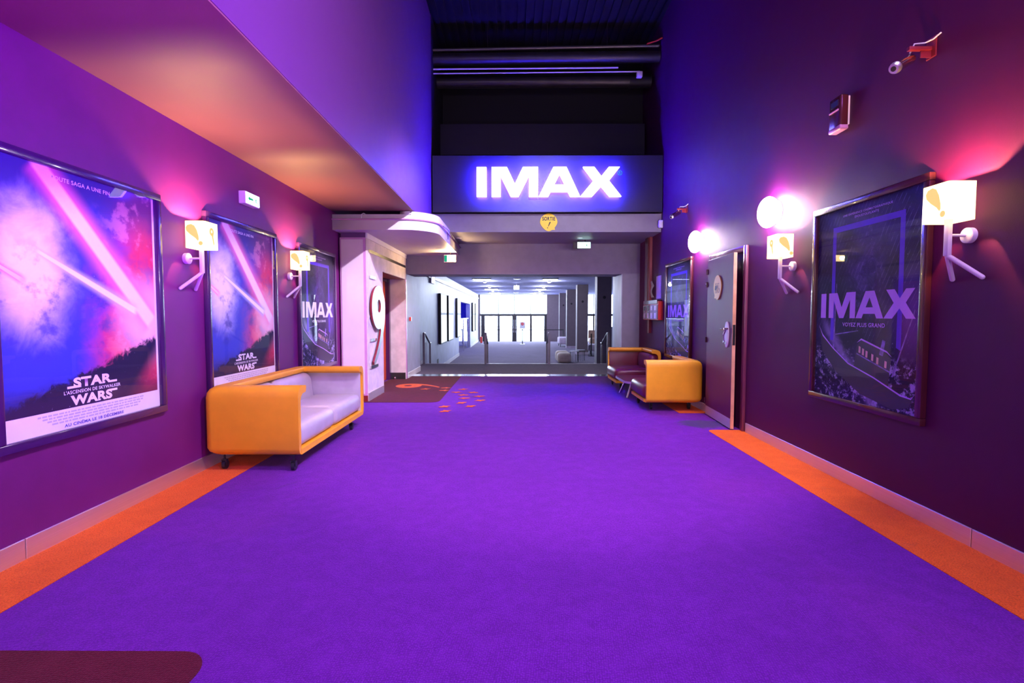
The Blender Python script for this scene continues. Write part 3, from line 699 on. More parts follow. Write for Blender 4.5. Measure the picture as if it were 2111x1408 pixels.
# ---------------------------------------------------------------- wall sconces
def drop(x, y, s, mirror=1):
    """an exclamation mark: teardrop and dot"""
    D = [(-0.30, 0.95), (-0.10, 1.0), (0.06, 0.92), (0.18, 0.70), (0.26, 0.40), (0.27, 0.22), (0.22, 0.16), (0.10, 0.30), (-0.15, 0.48), (-0.34, 0.66), (-0.38, 0.82)]
    return [[(x + mirror * a * s, y + c * s) for a, c in D], ell(x + mirror * 0.36 * s, y + 0.04 * s, 0.105 * s, 0.105 * s, 16)]
def quest(x, y, s):
    o = ell(x, y + 0.72 * s, 0.20 * s, 0.22 * s, 24, -0.6, 1.5 * PI)
    return [o + [(x + 0.16 * s, y), (x + 0.22 * s, y + 0.1 * s), (x + 0.14 * s, y + 0.45 * s)], ell(x, y + 0.74 * s, 0.07 * s, 0.08 * s, 14)[::-1]]
def sconce(side, y, label, power=175, col=(1.0, 0.55, 0.20), second='q'):
    xw = XR if side > 0 else XL; s = -side           # s: direction away from the wall
    zc = 1.82
    t = thing('wall_sconce', label, 'wall lamp', (xw, y, 1.56), 'stick figure wall lamps')
    xp = xw + s * 0.135
    b = B(); cyl(b, (xw, y, zc), (xw + s * 0.028, y, zc), 0.045, 32); sph(b, (xw + s * 0.028, y, zc), 0.044, (0.18, 1, 1)); obj('wall_plate', b, M['lav_shade'], t)
    b = B(); cyl(b, (xw + s * 0.02, y, zc), (xp, y, zc), 0.0085); obj('bracket_arm', b, M['lav_shade'], t)
    b = B(); box(b, xp - 0.013, xp + 0.013, y - 0.017, y + 0.017, 1.70, 1.925, 0.004); obj('post', b, M['lav_shade'], t)
    for dy in (-0.10, 0.10):
        b = B(); cyl(b, (xp, y, 1.705), (xw + s * 0.014, y + dy, 1.570), 0.0135); sph(b, (xw + s * 0.014, y + dy, 1.570), 0.0135, seg=12); obj('leg', b, M['lav_shade'], t)
    # open-topped paper shade: four thin walls with rounded corners
    hx, hy, r = 0.082, 0.096, 0.016; z0, z1 = 1.898, 2.112; xc = xp + s * 0.005
    def loop(o, z):
        out = []
        for cxs, cys, a0 in ((1, 1, 0), (-1, 1, PI/2), (-1, -1, PI), (1, -1, 1.5 * PI)):
            for k in range(5):
                a = a0 + k * PI / 8; out.append((xc + cxs * (hx - r) + (r - o) * math.cos(a), y + cys * (hy - r) + (r - o) * math.sin(a), z))
        return out
    b = B(); rings = [[b.verts.new(p) for p in loop(o, z)] for o, z in ((0, z0), (0, z1), (0.003, z1), (0.003, z0))]
    n_ = len(rings[0])
    for i in range(4):
        a, c = rings[i], rings[(i + 1) % 4]
        for k in range(n_): b.faces.new((a[k], a[(k + 1) % n_], c[(k + 1) % n_], c[k]))
    sh = obj('lamp_shade', b, M['shade'], t)
    # marks: on the face towards the viewer's side and on the corridor face
    Fn = fr_front(xc, z0, y - hy - 0.0006)
    if side < 0:
        L1, L2 = drop(-0.010, 0.028, 0.16), quest(0.0, 0.03, 0.15)
        F2 = fr_left(y, z0, xc + hx + 0.0006)
    else:
        L1, L2 = (drop(-0.0, 0.028, 0.16) if second == 'q' else None), (quest(0.0, 0.03, 0.15) if second == 'q' else drop(0.0, 0.028, 0.17))
        F2 = fr_right(y, z0, xc - hx - 0.0006)
    if L1: obj('exclamation_mark', poly(L1, 0.0005, Fn), M['shade_mark'], sh, smooth=False)
    obj('question_mark' if second == 'q' else 'exclamation_mark', poly(L2, 0.0005, F2), M['shade_mark'], sh, smooth=False)
    b = B(); sph(b, (xc, y, 2.0), 0.026, (1, 1, 1.25), 16); cyl(b, (xc, y, 1.925), (xc, y, 1.975), 0.013); obj('bulb', b, M['bulb'], t)
    point('sconce_light', (xc, y, 2.045), power * 0.55, col, 0.012, t)
    point('sconce_light', (xc, y, 1.955), power * 0.45, col, 0.012, t)
sconce(-1, 4.27, 'lit wall lamp between the two STAR WARS posters on the left wall')
sconce(-1, 6.22, 'lit wall lamp on the left wall just before the IMAX poster')
sconce(1, 3.055, 'large lit wall lamp at the far right edge, marked with an exclamation mark', second='e')
sconce(1, 4.965, 'lit wall lamp on the right wall between restroom door and IMAX poster')

# white-hot globe lamps on the right wall
for y, lb in ((5.33, 'blinding white round wall light above the lamp beside the restroom door'), (7.46, 'blinding white round wall light above the farther right-hand poster')):
    t = thing('globe_light', lb, 'wall light', (XR, y, 2.36), 'glaring round wall lights')
    b = B(); cyl(b, (XR, y, 2.40), (XR - 0.02, y, 2.40), 0.12, 24); obj('wall_plate', b, M['offwhite'], t)
    b = B(); sph(b, (XR - 0.085, y, 2.40), 0.155, (0.55, 1, 1), seg=32); obj('globe', b, M['globe'], t)

# ---------------------------------------------------------------- sofa and armchairs
PROF = [(0.16, 0.0), (0.06, 0.0), (0.035, 0.006), (0.012, 0.025), (0.0, 0.06), (0.0, 0.50), (0.006, 0.545), (0.022, 0.575), (0.05, 0.592), (0.08, 0.597),
        (0.165, 0.592), (0.172, 0.582), (0.168, 0.545), (0.160, 0.535), (0.095, 0.528), (0.062, 0.508), (0.048, 0.47), (0.048, 0.06), (0.06, 0.045), (0.16, 0.045)]
def sweep(path, left, z0, m, t, corner=0.07):
    # round the outer corners a little
    pth = []
    P_ = [Vector(p) for p in path]
    dirs = [(P_[i + 1] - P_[i]).normalized() for i in range(len(P_) - 1)]
    sg = 1 if left else -1
    nrm = lambda d: Vector((-d.y, d.x)) * sg
    b = B(); rings = []
    for i, p in enumerate(P_):
        if i == 0: m_, sc = nrm(dirs[0]), 1.0
        elif i == len(P_) - 1: m_, sc = nrm(dirs[-1]), 1.0
        else: m_ = (nrm(dirs[i - 1]) + nrm(dirs[i])); sc = 1.0
        rings.append([b.verts.new((p.x + m_.x * n_, p.y + m_.y * n_, z0 + z)) for n_, z in PROF])
    K = len(PROF)
    for a, c in zip(rings, rings[1:]):
        for k in range(K): b.faces.new((a[k], a[(k + 1) % K], c[(k + 1) % K], c[k]))
    b.faces.new(rings[0]); b.faces.new(rings[-1][::-1])
    bmesh.ops.recalc_face_normals(b, faces=b.faces)
    b.verts.ensure_lookup_table()
    es = []
    for r_ in rings[1:-1]:
        for k in range(1, 9):
            e = b.edges.get((r_[k], r_[k + 1])); 
            if e: es.append(e)
    bmesh.ops.bevel(b, geom=es, offset=corner, segments=5, affect='EDGES', profile=0.5, clamp_overlap=True)
    return obj('shell', b, m, t, ang=50)
def caster(x, y, ztop, t, a=0.0):
    b = B(); cyl(b, (x, y, 0.062), (x, y, ztop), 0.009); box(b, x - 0.022, x - 0.016, y - 0.018, y + 0.018, 0.035, 0.088, 0.003); box(b, x + 0.016, x + 0.022, y - 0.018, y + 0.018, 0.035, 0.088, 0.003); box(b, x - 0.022, x + 0.022, y - 0.016, y + 0.016, 0.083, 0.09)
    cyl(b, (x, y, ztop - 0.008), (x, y, ztop), 0.032)
    c = obj('caster', b, M['wheel'], t)
    b = B(); cyl(b, (x - 0.014, y + 0.008, 0.040), (x + 0.014, y + 0.008, 0.040), 0.038, 24); obj('wheel', b, M['wheel'], c)
    return c

t = thing('sofa', 'orange vinyl two-seat sofa with pale grey cushions on casters, left wall', 'sofa', (-2.25, 5.3, 0))
X0, X1, Y0, Y1, Z0 = -2.672, -1.850, 4.36, 6.26, 0.143
sweep([(X1, Y0), (X0, Y0), (X0, Y1), (X1, Y1)], False, Z0, M['orange_vinyl'], t)
obj('base_plate', bx(X0 + 0.12, X1 + 0.003, Y0 + 0.048, Y1 - 0.048, Z0 + 0.0015, Z0 + 0.049), M['orange_vinyl'], t)
ymid = (Y0 + Y1) / 2
for a, c in ((Y0 + 0.049, ymid - 0.001), (ymid + 0.001, Y1 - 0.049)):
    obj('seat_cushion', bx(-2.45, X1 - 0.012, a, c, Z0 + 0.050, 0.405, r=0.075, seg=6), M['grey_vinyl'], t)
    b = B(); box(b, -2.615, -2.41, a + 0.002, c - 0.002, 0.30, 0.668, 0.085, 6)
    for v in b.verts: v.co.x -= (v.co.z - 0.30) * 0.12
    for v in b.verts: v.co.x = max(v.co.x, -2.614)
    obj('back_cushion', b, M['grey_vinyl'], t)
obj('arm_lining', bx(-2.60, X1 - 0.02, Y1 - 0.068, Y1 - 0.049, 0.19, 0.665, r=0.008), M['grey_vinyl'], t)
obj('arm_lining', bx(-2.60, X1 - 0.02, Y0 + 0.049, Y0 + 0.068, 0.19, 0.665, r=0.008), M['grey_vinyl'], t)
for x, y in ((-2.55, 4.46), (-1.925, 4.42), (-1.925, 6.0), (-2.55, 6.0)): caster(x, y, Z0 + 0.002, t)

def armchair(Y0, Y1, near_arm, label, X0=1.832, X1=2.622):
    t = thing('armchair', label, 'armchair', (2.2, (Y0 + Y1) / 2, 0)); z = 0.128
    if near_arm: path = [(X0, Y0), (X1, Y0), (X1, Y1)]
    else: path = [(X1, Y0), (X1, Y1), (X0, Y1)]
    sweep(path, True, z, M['orange_vinyl'], t)
    ya, yb = (Y0 + 0.10, Y1) if near_arm else (Y0, Y1 - 0.10)
    obj('base_plate', bx(X0 - 0.01, X1 - 0.12, ya, yb, z + 0.001, z + 0.044), M['orange_vinyl'], t)
    ya, yb = (Y0 + 0.05, Y1 - 0.005) if near_arm else (Y0 + 0.005, Y1 - 0.05)
    obj('seat_cushion', bx(X0 - 0.03, 2.44, ya, yb, z + 0.046, 0.385, r=0.07, seg=6), M['maroon_vinyl'], t)
    b = B(); box(b, 2.40, 2.60, ya, yb, 0.29, 0.65, 0.08, 6)
    obj('back_cushion', b, M['maroon_vinyl'], t)
    if near_arm: obj('arm_lining', bx(X0 + 0.02, 2.59, Y0 + 0.049, Y0 + 0.068, 0.18, 0.65, r=0.008), M['maroon_vinyl'], t)
    else: obj('arm_lining', bx(X0 + 0.02, 2.59, Y1 - 0.068, Y1 - 0.049, 0.18, 0.65, r=0.008), M['maroon_vinyl'], t)
    for x, y in ((X0 + 0.12, Y0 + 0.22), (X1 - 0.12, Y0 + 0.24), (X0 + 0.07, Y1 - 0.13), (X1 - 0.12, Y1 - 0.13)): caster(x, y, z + 0.002, t)
armchair(7.12, 8.0, True, 'nearer orange armchair on casters, its yellow-orange side panel facing the viewer')
armchair(9.22, 10.12, False, 'farther orange-rimmed armchair with open maroon seat, below the red cabinet')

# low table between the armchairs
t = thing('low_table', 'low dark table with silver edge and slanted legs between the armchairs', 'table', (2.1, 8.58, 0))
def rrect(x0, x1, y0, y1, r, n=8):
    out = []
    for cx_, cy_, a0 in ((x1 - r, y1 - r, 0), (x0 + r, y1 - r, PI/2), (x0 + r, y0 + r, PI), (x1 - r, y0 + r, 1.5 * PI)):
        out += [(cx_ + r * math.cos(a0 + k * PI / 2 / n), cy_ + r * math.sin(a0 + k * PI / 2 / n)) for k in range(n + 1)]
    return out
obj('table_top', poly([rrect(1.75, 2.45, 8.10, 9.08, 0.2)], 0.032, fr_floor(0, 0, 0.262)), M['silver'], t)
obj('top_inlay', poly([rrect(1.765, 2.435, 8.115, 9.065, 0.19)], 0.003, fr_floor(0, 0, 0.294)), M['maroon_vinyl'], t)
for x, y, dx, dy in ((1.93, 8.42, -0.09, -0.05), (1.93, 8.86, -0.09, 0.08), (2.3, 8.42, 0.05, -0.08), (2.3, 8.86, 0.05, 0.08)):
    b = B(); cyl(b, (x, y, 0.262), (x + dx, y + dy, 0.0), 0.020, 14); obj('leg', b, M['chrome'], t)

# ---------------------------------------------------------------- restroom door
d2 = sempty('door_2', (2.65, 6.5, 0))
b = B(); box(b, 2.640, 2.70, 5.935, 6.005, 0, 2.155, 0.006, 2); box(b, 2.640, 2.70, 6.985, 7.055, 0, 2.155, 0.006, 2); box(b, 2.640, 2.70, 6.005, 6.985, 2.085, 2.155, 0.006, 2)
obj('door_frame', b, M['doorframe'], d2)
def dleaf(bm):   # swing the leaf slightly open about its far hinge
    bm.transform(Matrix.Translation((2.64, 6.985, 0)) @ Matrix.Rotation(math.radians(-3.6), 4, 'Z')); return bm
obj('door_leaf', dleaf(bx(-0.040, 0.0, -0.965, -0.003, 0.012, 2.08, r=0.002, seg=1)), M['door'], d2)
lf = obj('door_edge', dleaf(bx(-0.040, -0.002, -0.968, -0.9645, 0.012, 2.078)), M['wood'], d2)
obj('kick_plate', dleaf(bx(-0.0425, -0.040, -0.955, -0.01, 0.014, 0.13)), M['skirt'], d2)
for z in (1.93, 1.76, 1.02, 0.20):
    b = B(); cyl(b, (-0.048, -0.002, z - 0.035), (-0.048, -0.002, z + 0.035), 0.011, 12); obj('hinge', dleaf(b), M['frame_r'], d2)
# handle set
me = poly([ell(0, 0, 0.065, 0.155, 36)], 0.012, Matrix(((0, 0, -1, -0.040), (-1, 0, 0, -0.80), (0, 1, 0, 1.12), (0, 0, 0, 1)))); bm_ = bmesh.new(); bm_.from_mesh(me)
hp = obj('handle_plate', dleaf(bm_), M['lav_shade'], d2)
b = B(); cyl(b, (-0.05, -0.85, 1.19), (-0.10, -0.85, 1.19), 0.012); tube(b, [(-0.10, -0.85, 1.19), (-0.105, -0.80, 1.185), (-0.10, -0.74, 1.18)], 0.012, 10); tube(b, [(-0.06, -0.83, 1.20), (-0.09, -0.82, 1.12), (-0.085, -0.83, 1.03)], 0.012, 10)
obj('handle', dleaf(b), M['chrome'], hp)
b = B(); cyl(b, (-0.05, -0.80, 1.02), (-0.062, -0.80, 1.02), 0.02, 20); obj('lock_cylinder', dleaf(b), M['chrome'], hp)
obj('lock_plate', dleaf(bx(-0.036, -0.006, -0.9705, -0.968, 1.0, 1.24)), M['inkblack'], d2)
# restroom bubble sign on the door
def rdoor_frame(u, z): return Matrix(((0, 0, -1, -0.041), (-1, 0, 0, u), (0, 1, 0, z), (0, 0, 0, 1)))
RF = Matrix.Translation((2.64, 6.985, 0)) @ Matrix.Rotation(math.radians(-3.6), 4, 'Z')
Fb = RF @ rdoor_frame(-0.44, 1.70)
sg_ = obj('restroom_sign', poly([bubble(0, 0, 0.145, 0.155, -1)], 0.012, Fb), M['ochre'], d2)
def man(x, s=1.0, skirt_=False):
    body = [(x - 0.020, 0.03), (x + 0.020, 0.03), (x + 0.024, -0.012), (x + 0.014, -0.012), (x + 0.010, -0.072), (x - 0.010, -0.072), (x - 0.014, -0.012), (x - 0.024, -0.012)]
    if skirt_: body = [(x - 0.017, 0.03), (x + 0.017, 0.03), (x + 0.028, -0.030), (x + 0.009, -0.030), (x + 0.008, -0.072), (x - 0.008, -0.072), (x - 0.009, -0.030), (x - 0.028, -0.030)]
    return [body, ell(x, 0.046, 0.011, 0.011, 14)]
wc = [[(0.050, 0.03), (0.058, 0.03), (0.060, -0.012), (0.082, -0.012), (0.094, -0.050), (0.086, -0.052), (0.076, -0.022), (0.050, -0.022)], ell(0.054, 0.046, 0.010, 0.010, 14), ell(0.058, -0.042, 0.026, 0.026, 24), ell(0.058, -0.042, 0.019, 0.019, 24)[::-1]]
obj('pictograms', poly(man(-0.065, skirt_=True) + man(-0.008) + wc, 0.0006, Fb @ Matrix.Translation((0.0, 0.0, 0.0125))), M['inkblack'], sg_, smooth=False)

# ---------------------------------------------------------------- things on the right wall
# cabinet of small lockers
t = thing('charging_cabinet', 'red wall cabinet with four small grey doors above the far armchair', 'cabinet', (2.62, 9.8, 1.26))
b = B(); box(b, 2.585, XR, 9.30, 10.36, 1.26, 1.60, 0.004, 1); obj('body', b, M['red'], t)
b = B(); box(b, 2.575, XR, 9.36, 10.34, 1.555, 1.63, 0.004, 1); obj('top_hood', b, M['frame_r'], t)
for k in range(4):
    y0 = 9.325 + k * 0.255
    d_ = obj('cabinet_door', bx(2.568, 2.585, y0, y0 + 0.24, 1.275, 1.545, r=0.004, seg=1), M['locker'] if k < 2 else M['doorframe'], t)
    obj('window', bx(2.562, 2.568, y0 + 0.085, y0 + 0.165, 1.44, 1.52), M['offwhite'] if k < 2 else M['darkmetal'], d_)
    obj('label_plate', bx(2.563, 2.568, y0 + 0.075, y0 + 0.175, 1.29, 1.39), M['lav_shade'] if k < 2 else M['pinkframe'], d_)
    b = B(); cyl(b, (2.555, y0 + 0.03, 1.42), (2.568, y0 + 0.03, 1.42), 0.010, 12); obj('latch', b, M['chrome'], d_)
o = struct('trim_13', bx(2.60, XR, 10.18, 10.36, 1.63, 2.865), M['frame_r'])
o = struct('trim_14', bx(2.62, XR, 10.08, 10.18, 1.0, 2.865), M['burgundy_edge'])
# notices
b = B(); box(b, 2.661, XR, 9.43, 9.74, 1.655, 2.075); tag(obj('paper_notice', b, M['paperpink']), 'tall flat sheet of paper pinned above the red cabinet', 'notice')
b = B(); N_ = 10; ra, rb = [], []
for k in range(N_ + 1):
    z = 1.69 + 0.31 * k / N_; off = 0.012 + 0.045 * abs(math.sin(k / N_ * PI * 1.4)) 
    ra.append(b.verts.new((XR - off, 9.86, z))); rb.append(b.verts.new((XR - 0.006 - off * 0.3, 10.10, z)))
for k in range(N_): b.faces.new((ra[k], rb[k], rb[k + 1], ra[k + 1]))
bmesh.ops.solidify(b, geom=b.faces[:], thickness=0.002)
cn = obj('paper_notice', b, M['paper']); tag(cn, 'curling sheet of printed paper beside the taller flat notice', 'notice')

# motion sensor on the beam end
t = thing('motion_sensor', 'small white motion sensor at the right end of the beam', 'sensor', (2.6, 9.43, 2.95))
obj('housing', bx(2.60, XR, 9.38, 9.45, 2.92, 3.06, r=0.012, seg=3), M['offwhite'], t)
b = B(); sph(b, (2.60, 9.415, 2.96), 0.02, (0.5, 1, 1), 12); obj('lens', b, M['lav_shade'], t)

# bullet cameras
def bullet(y, z, label, L=0.17, tilt=0.45, big=1.0):
    t = thing('security_camera', label, 'camera', (XR, y, z))
    obj('wall_plate', bx(XR - 0.010, XR, y - 0.04, y + 0.04, z - 0.065, z + 0.065, r=0.003, seg=1), M['burgundy_edge'], t)
    b = B(); box(b, XR - 0.155, XR - 0.01, y - 0.014, y + 0.014, z - 0.018, z + 0.006, 0.003); box(b, XR - 0.075, XR - 0.01, y - 0.004, y + 0.004, z - 0.06, z - 0.018); obj('bracket', b, M['burgundy_edge'], t)
    a = Vector((XR - 0.10, y + 0.05, z - 0.045)); c = a + Vector((-0.125, -0.05, -0.075)) * big
    b = B(); cyl(b, a, c, 0.032, 24); obj('body', b, M['chrome'], t)
    d = (c - a).normalized()
    b = B(); cyl(b, c, c + d * 0.012, 0.036, 24); cyl(b, c + d * 0.012, c + d * 0.03, 0.036, 24, 0.030); obj('lens_hood', b, M['silver'], t)
    b = B(); cyl(b, c + d * 0.028, c + d * 0.034, 0.016, 20); obj('lens', b, M['inkblack'], t)
    b = B(); tube(b, [(XR - 0.12, y + 0.03, z - 0.02), (XR - 0.10, y + 0.02, z + 0.035), (XR - 0.05, y, z + 0.03), (XR - 0.02, y - 0.03, z + 0.04), (XR - 0.003, y - 0.07, z + 0.06)], 0.005); obj('cable', b, M['offwhite'], t)
bullet(3.40, 3.06, 'bullet camera high at the upper right, above the large poster')
bullet(8.10, 3.00, 'small silver bullet camera on red bracket, beside the beam end')

# horn/speaker box
t = thing('alarm_speaker', 'dark boxy wall speaker high on the right wall, left of the near camera', 'speaker', (XR, 4.27, 2.83))
b = B(); box(b, 2.588, 2.655, 4.195, 4.35, 2.85, 3.11, 0.014, 3); obj('housing', b, M['frame_r'], t)
obj('back_box', bx(2.655, XR, 4.205, 4.34, 2.875, 3.10, r=0.003, seg=1), M['lav_shade'], t)
obj('window', bx(2.584, 2.589, 4.225, 4.32, 3.03, 3.075), M['inkblack'], t)
obj('ridge', bx(2.578, 2.589, 4.215, 4.335, 2.99, 3.002, r=0.003, seg=1), M['pinkframe'], t)
obj('bottom_cover', bx(2.586, 2.657, 4.193, 4.352, 2.835, 2.875, r=0.012, seg=3), M['pinkframe'], t)

# ---------------------------------------------------------------- emergency lights
def runner(x0, z0, s):  # tiny running pictogram
    return [[(x0, z0), (x0 + 0.3 * s, z0 + 0.25 * s), (x0 + 0.25 * s, z0 + 0.6 * s), (x0 + 0.55 * s, z0 + 0.65 * s), (x0 + 0.5 * s, z0 + 0.3 * s), (x0 + 0.75 * s, z0 + 0.05 * s), (x0 + 0.6 * s, z0), (x0 + 0.4 * s, z0 + 0.2 * s)], ell(x0 + 0.45 * s, z0 + 0.8 * s, 0.09 * s, 0.09 * s, 10)]
t = thing('exit_light', 'green-lit exit light box on the left wall above the middle poster', 'exit light', (XL, 5.25, 2.45))
obj('housing', bx(XL, -2.650, 5.12, 5.40, 2.455, 2.578, r=0.004, seg=1), M['offwhite'], t)
obj('lit_face', bx(-2.650, -2.644, 5.13, 5.39, 2.465, 2.570), M['exit'], t)
obj('pictogram', poly(runner(0.16, 0.02, 0.07) + [[(0.03, 0.045), (0.07, 0.02), (0.07, 0.035), (0.13, 0.035), (0.13, 0.055), (0.07, 0.055), (0.07, 0.07)]], 0.001, fr_left(5.13, 2.468, -2.6435)), M['exit_mark'], t, smooth=False)
t = thing('exit_light', 'green-lit exit light hanging under the beam right of the SORTIE sign', 'exit light', (1.38, 10.5, 2.69))
obj('housing', bx(1.18, 1.525, 10.46, 10.52, 2.69, 2.82, r=0.004, seg=1), M['darkmetal'], t)
obj('lit_face', bx(1.265, 1.522, 10.452, 10.46, 2.695, 2.815), M['exit'], t)
obj('pictogram', poly(runner(0.15, 0.02, 0.08), 0.001, fr_front(1.265, 2.70, 10.451)), M['exit_mark'], t, smooth=False)
b = B(); cyl(b, (1.28, 10.49, 2.82), (1.28, 10.49, 2.865), 0.008); cyl(b, (1.42, 10.49, 2.82), (1.42, 10.49, 2.865), 0.008); obj('hanger', b, M['darkmetal'], t)
t = thing('emergency_lamp', 'glaring warm emergency lamp box hanging under the canopy corner', 'lamp', (-1.28, 10.5, 2.45))
obj('housing', bx(-1.43, -1.185, 10.47, 10.53, 2.42, 2.565, r=0.004, seg=1), M['offwhite'], t)
obj('lit_face', bx(-1.36, -1.19, 10.462, 10.47, 2.43, 2.555), M['exit_warm'], t)
obj('side_panel', bx(-1.42, -1.365, 10.464, 10.47, 2.43, 2.555), M['exit_mark'], t)
b = B(); cyl(b, (-1.30, 10.5, 2.565), (-1.30, 10.5, 2.622), 0.008); obj('hanger', b, M['darkmetal'], t)
point('emergency_glow', (-1.27, 10.40, 2.49), 50, (1.0, 0.68, 0.30), 0.04)
for x, y, z, lb in ((-1.09, 10.2, 2.865, 'unlit round downlight under the beam near the canopy'), (1.28, 10.2, 2.865, 'unlit round downlight under the beam by the hanging exit light'), (-1.45, 9.9, 2.622, 'unlit round downlight in the canopy underside')):
    b = B(); cyl(b, (x, y, z - 0.006), (x, y, z), 0.055, 24); o = obj('recessed_downlight', b, M['offwhite']); tag(o, lb, 'downlight')

# ---------------------------------------------------------------- pipes in the void
def pipe(name, y, z, r, x0, x1, m, label):
    b = B(); cyl(b, (x0, y, z), (x1, y, z), r, 24); return tag(obj(name, b, m), label, 'pipe')
t = thing('air_duct', 'upper dark round duct spanning the black void above the sign', 'duct', (0.5, 9.75, 6.0))
b = B(); cyl(b, (-1.5, 9.75, 6.06), (2.66, 9.75, 6.10), 0.10, 28); obj('duct', b, M['darkmetal'], t)
b = B()
for x in (-0.5, 0.6, 1.7): cyl(b, (x, 9.75, 6.0), (x, 9.75, ZC), 0.006, 8)
obj('hanger', b, M['darkmetal'], t)
b = B(); cyl(b, (-1.5, 9.72, 6.21), (2.64, 9.70, 6.27), 0.028, 16); tag(obj('sprinkler_pipe', b, M['rail']), 'thin pipe running above the upper duct in the void', 'pipe')
b = B(); cyl(b, (-1.5, 9.72, 5.87), (1.9, 9.72, 5.89), 0.014, 12); tag(obj('conduit_pipe', b, M['lav_shade']), 'upper of two thin pale conduits below the dark duct', 'pipe')
b = B(); cyl(b, (-1.5, 9.72, 5.79), (2.3, 9.72, 5.82), 0.011, 12); tag(obj('conduit_pipe', b, M['lav_shade']), 'lower of two thin pale conduits below the dark duct', 'pipe')
t = thing('air_duct', 'lower dark round duct behind the conduits above the sign', 'duct', (0.5, 10.2, 5.8))
b = B(); cyl(b, (-1.5, 10.2, 5.84), (2.62, 10.2, 5.86), 0.11, 28); obj('duct', b, M['darkmetal'], t)
b = B(); cyl(b, (2.2, 10.2, 5.858), (2.60, 10.2, 5.86), 0.125, 28); obj('sleeve', b, M['deck'], t)
b = B(); box(b, 2.24, 2.34, 9.68, 9.76, 5.71, 5.812, 0.01, 2); tag(obj('junction_box', b, M['lav_shade']), 'small pale square box at the right end of the conduits', 'box')
b = B(); tube(b, [(2.4, 9.65, 6.27), (2.55, 9.62, 6.31), (2.66, 9.6, 6.36)], 0.012); tube(b, [(2.4, 9.60, 6.26), (2.55, 9.58, 6.29), (2.66, 9.55, 6.33)], 0.012); tag(obj('red_cable', b, M['red']), 'red cables rising to the wall beside the upper duct', 'cable')

# ---------------------------------------------------------------- lobby left side
def firebox():
    t = thing('call_point', 'small red and white call point on the grey wall by the numeral portal', 'call point', (-2.28, 11.2, 1.2))
    obj('housing', bx(-2.283, -2.245, 11.17, 11.26, 1.22, 1.31, r=0.004, seg=1), M['offwhite'], t)
    obj('red_front', bx(-2.281, -2.248, 11.160, 11.17, 1.225, 1.305), M['red'], t)
firebox()
b = B(); box(b, XW, XW + 0.06, 15.6, 16.3, 2.32, 2.56, 0.005, 1); tag(obj('alarm_sounder', b, M['offwhite']), 'white box high on the panelled wall before the lightboxes', 'alarm')
b = B(); box(b, XW, XW + 0.01, 17.0, 17.3, -0.28, -0.12); tag(obj('wall_socket', b, M['darkmetal']), 'small dark socket low on the panelled wall', 'socket')
def lightbox(y0, y1, z0, z1, label):
    t = thing('lightbox_display', label, 'display', (XW, (y0 + y1) / 2, z0), 'lightboxes on the lobby wall')
    obj('wall_bracket', bx(XW, XW + 0.022, y0 + 0.3, y1 - 0.3, z0 + 0.3, z1 - 0.3), M['inkblack'], t)
    obj('casing', bx(XW + 0.022, XW + 0.10, y0, y1, z0, z1, r=0.006, seg=1), M['inkblack'], t)
    zm = z0 + (z1 - z0) * 0.60
    for a, c in ((z0 + 0.05, zm - 0.04), (zm + 0.04, z1 - 0.05)):
        obj('lit_panel', bx(XW + 0.10, XW + 0.105, y0 + 0.05, y1 - 0.05, a, c), M['screen'], t)
lightbox(17.3, 18.75, 0.36, 2.08, 'nearest tall bright lightbox on the left lobby wall')
lightbox(19.3, 20.75, 0.36, 2.08, 'second tall lightbox on the left lobby wall')
lightbox(22.3, 23.6, 0.36, 2.08, 'tall lightbox right beside the blue-lit doorway')
lightbox(30.6, 31.9, 0.36, 2.08, 'lightbox just past the blue-lit doorway')
lightbox(32.6, 34.0, 0.36, 2.08, 'farthest lightbox, nearest the glass doors')
# glass partition in blue doorway
t = thing('glass_partition', 'glass barrier inside the blue-lit doorway', 'partition', (-2.65, 26.7, LF))
b = B(); box(b, -2.66, -2.65, 23.8, 29.6, LF + 0.05, 1.15); obj('pane', b, M['clear'], t)
b = B()
for y in (23.8, 26.7, 29.55): box(b, -2.68, -2.63, y, y + 0.05, LF, 1.17)
box(b, -2.68, -2.63, 23.8, 29.6, 1.14, 1.18); obj('post_frame', b, M['chrome'], t)
b = B(); box(b, -3.6, -2.95, 24.3, 25.6, LF, LF + 0.42, 0.05, 3); tag(obj('bench_seat', b, M['lilacfab']), 'low padded bench inside the blue-lit room, nearest its doorway', 'bench')
b = B(); box(b, -4.2, -3.3, 27.3, 29.0, LF, LF + 0.45, 0.05, 3); tag(obj('bench_seat', b, M['lilacfab']), 'low padded bench deeper inside the blue-lit room', 'bench')

# columns
for k, (y, lb) in enumerate(((18.5, 'nearest and widest square column in the lobby'), (24.4, 'second square lobby column from the corridor'), (29.2, 'third square lobby column from the corridor'), (34.0, 'farthest square lobby column by the glass doors'))):
    t = thing('lobby_column', lb, 'column', (3.2, y + 0.25, LF), 'row of lobby columns')
    obj('shaft', bx(2.95, 3.47, y, y + 0.52, LF, LC, r=0.006, seg=1), M['col'], t)
    obj('base_trim', bx(2.935, 3.485, y - 0.015, y + 0.535, LF, LF + 0.12), M['lilacfab'], t)
    b = B(); cyl(b, (3.21, y - 0.012, 1.98), (3.21, y, 1.98), 0.055, 20); obj('wall_stud', b, M['inkblack'], t)

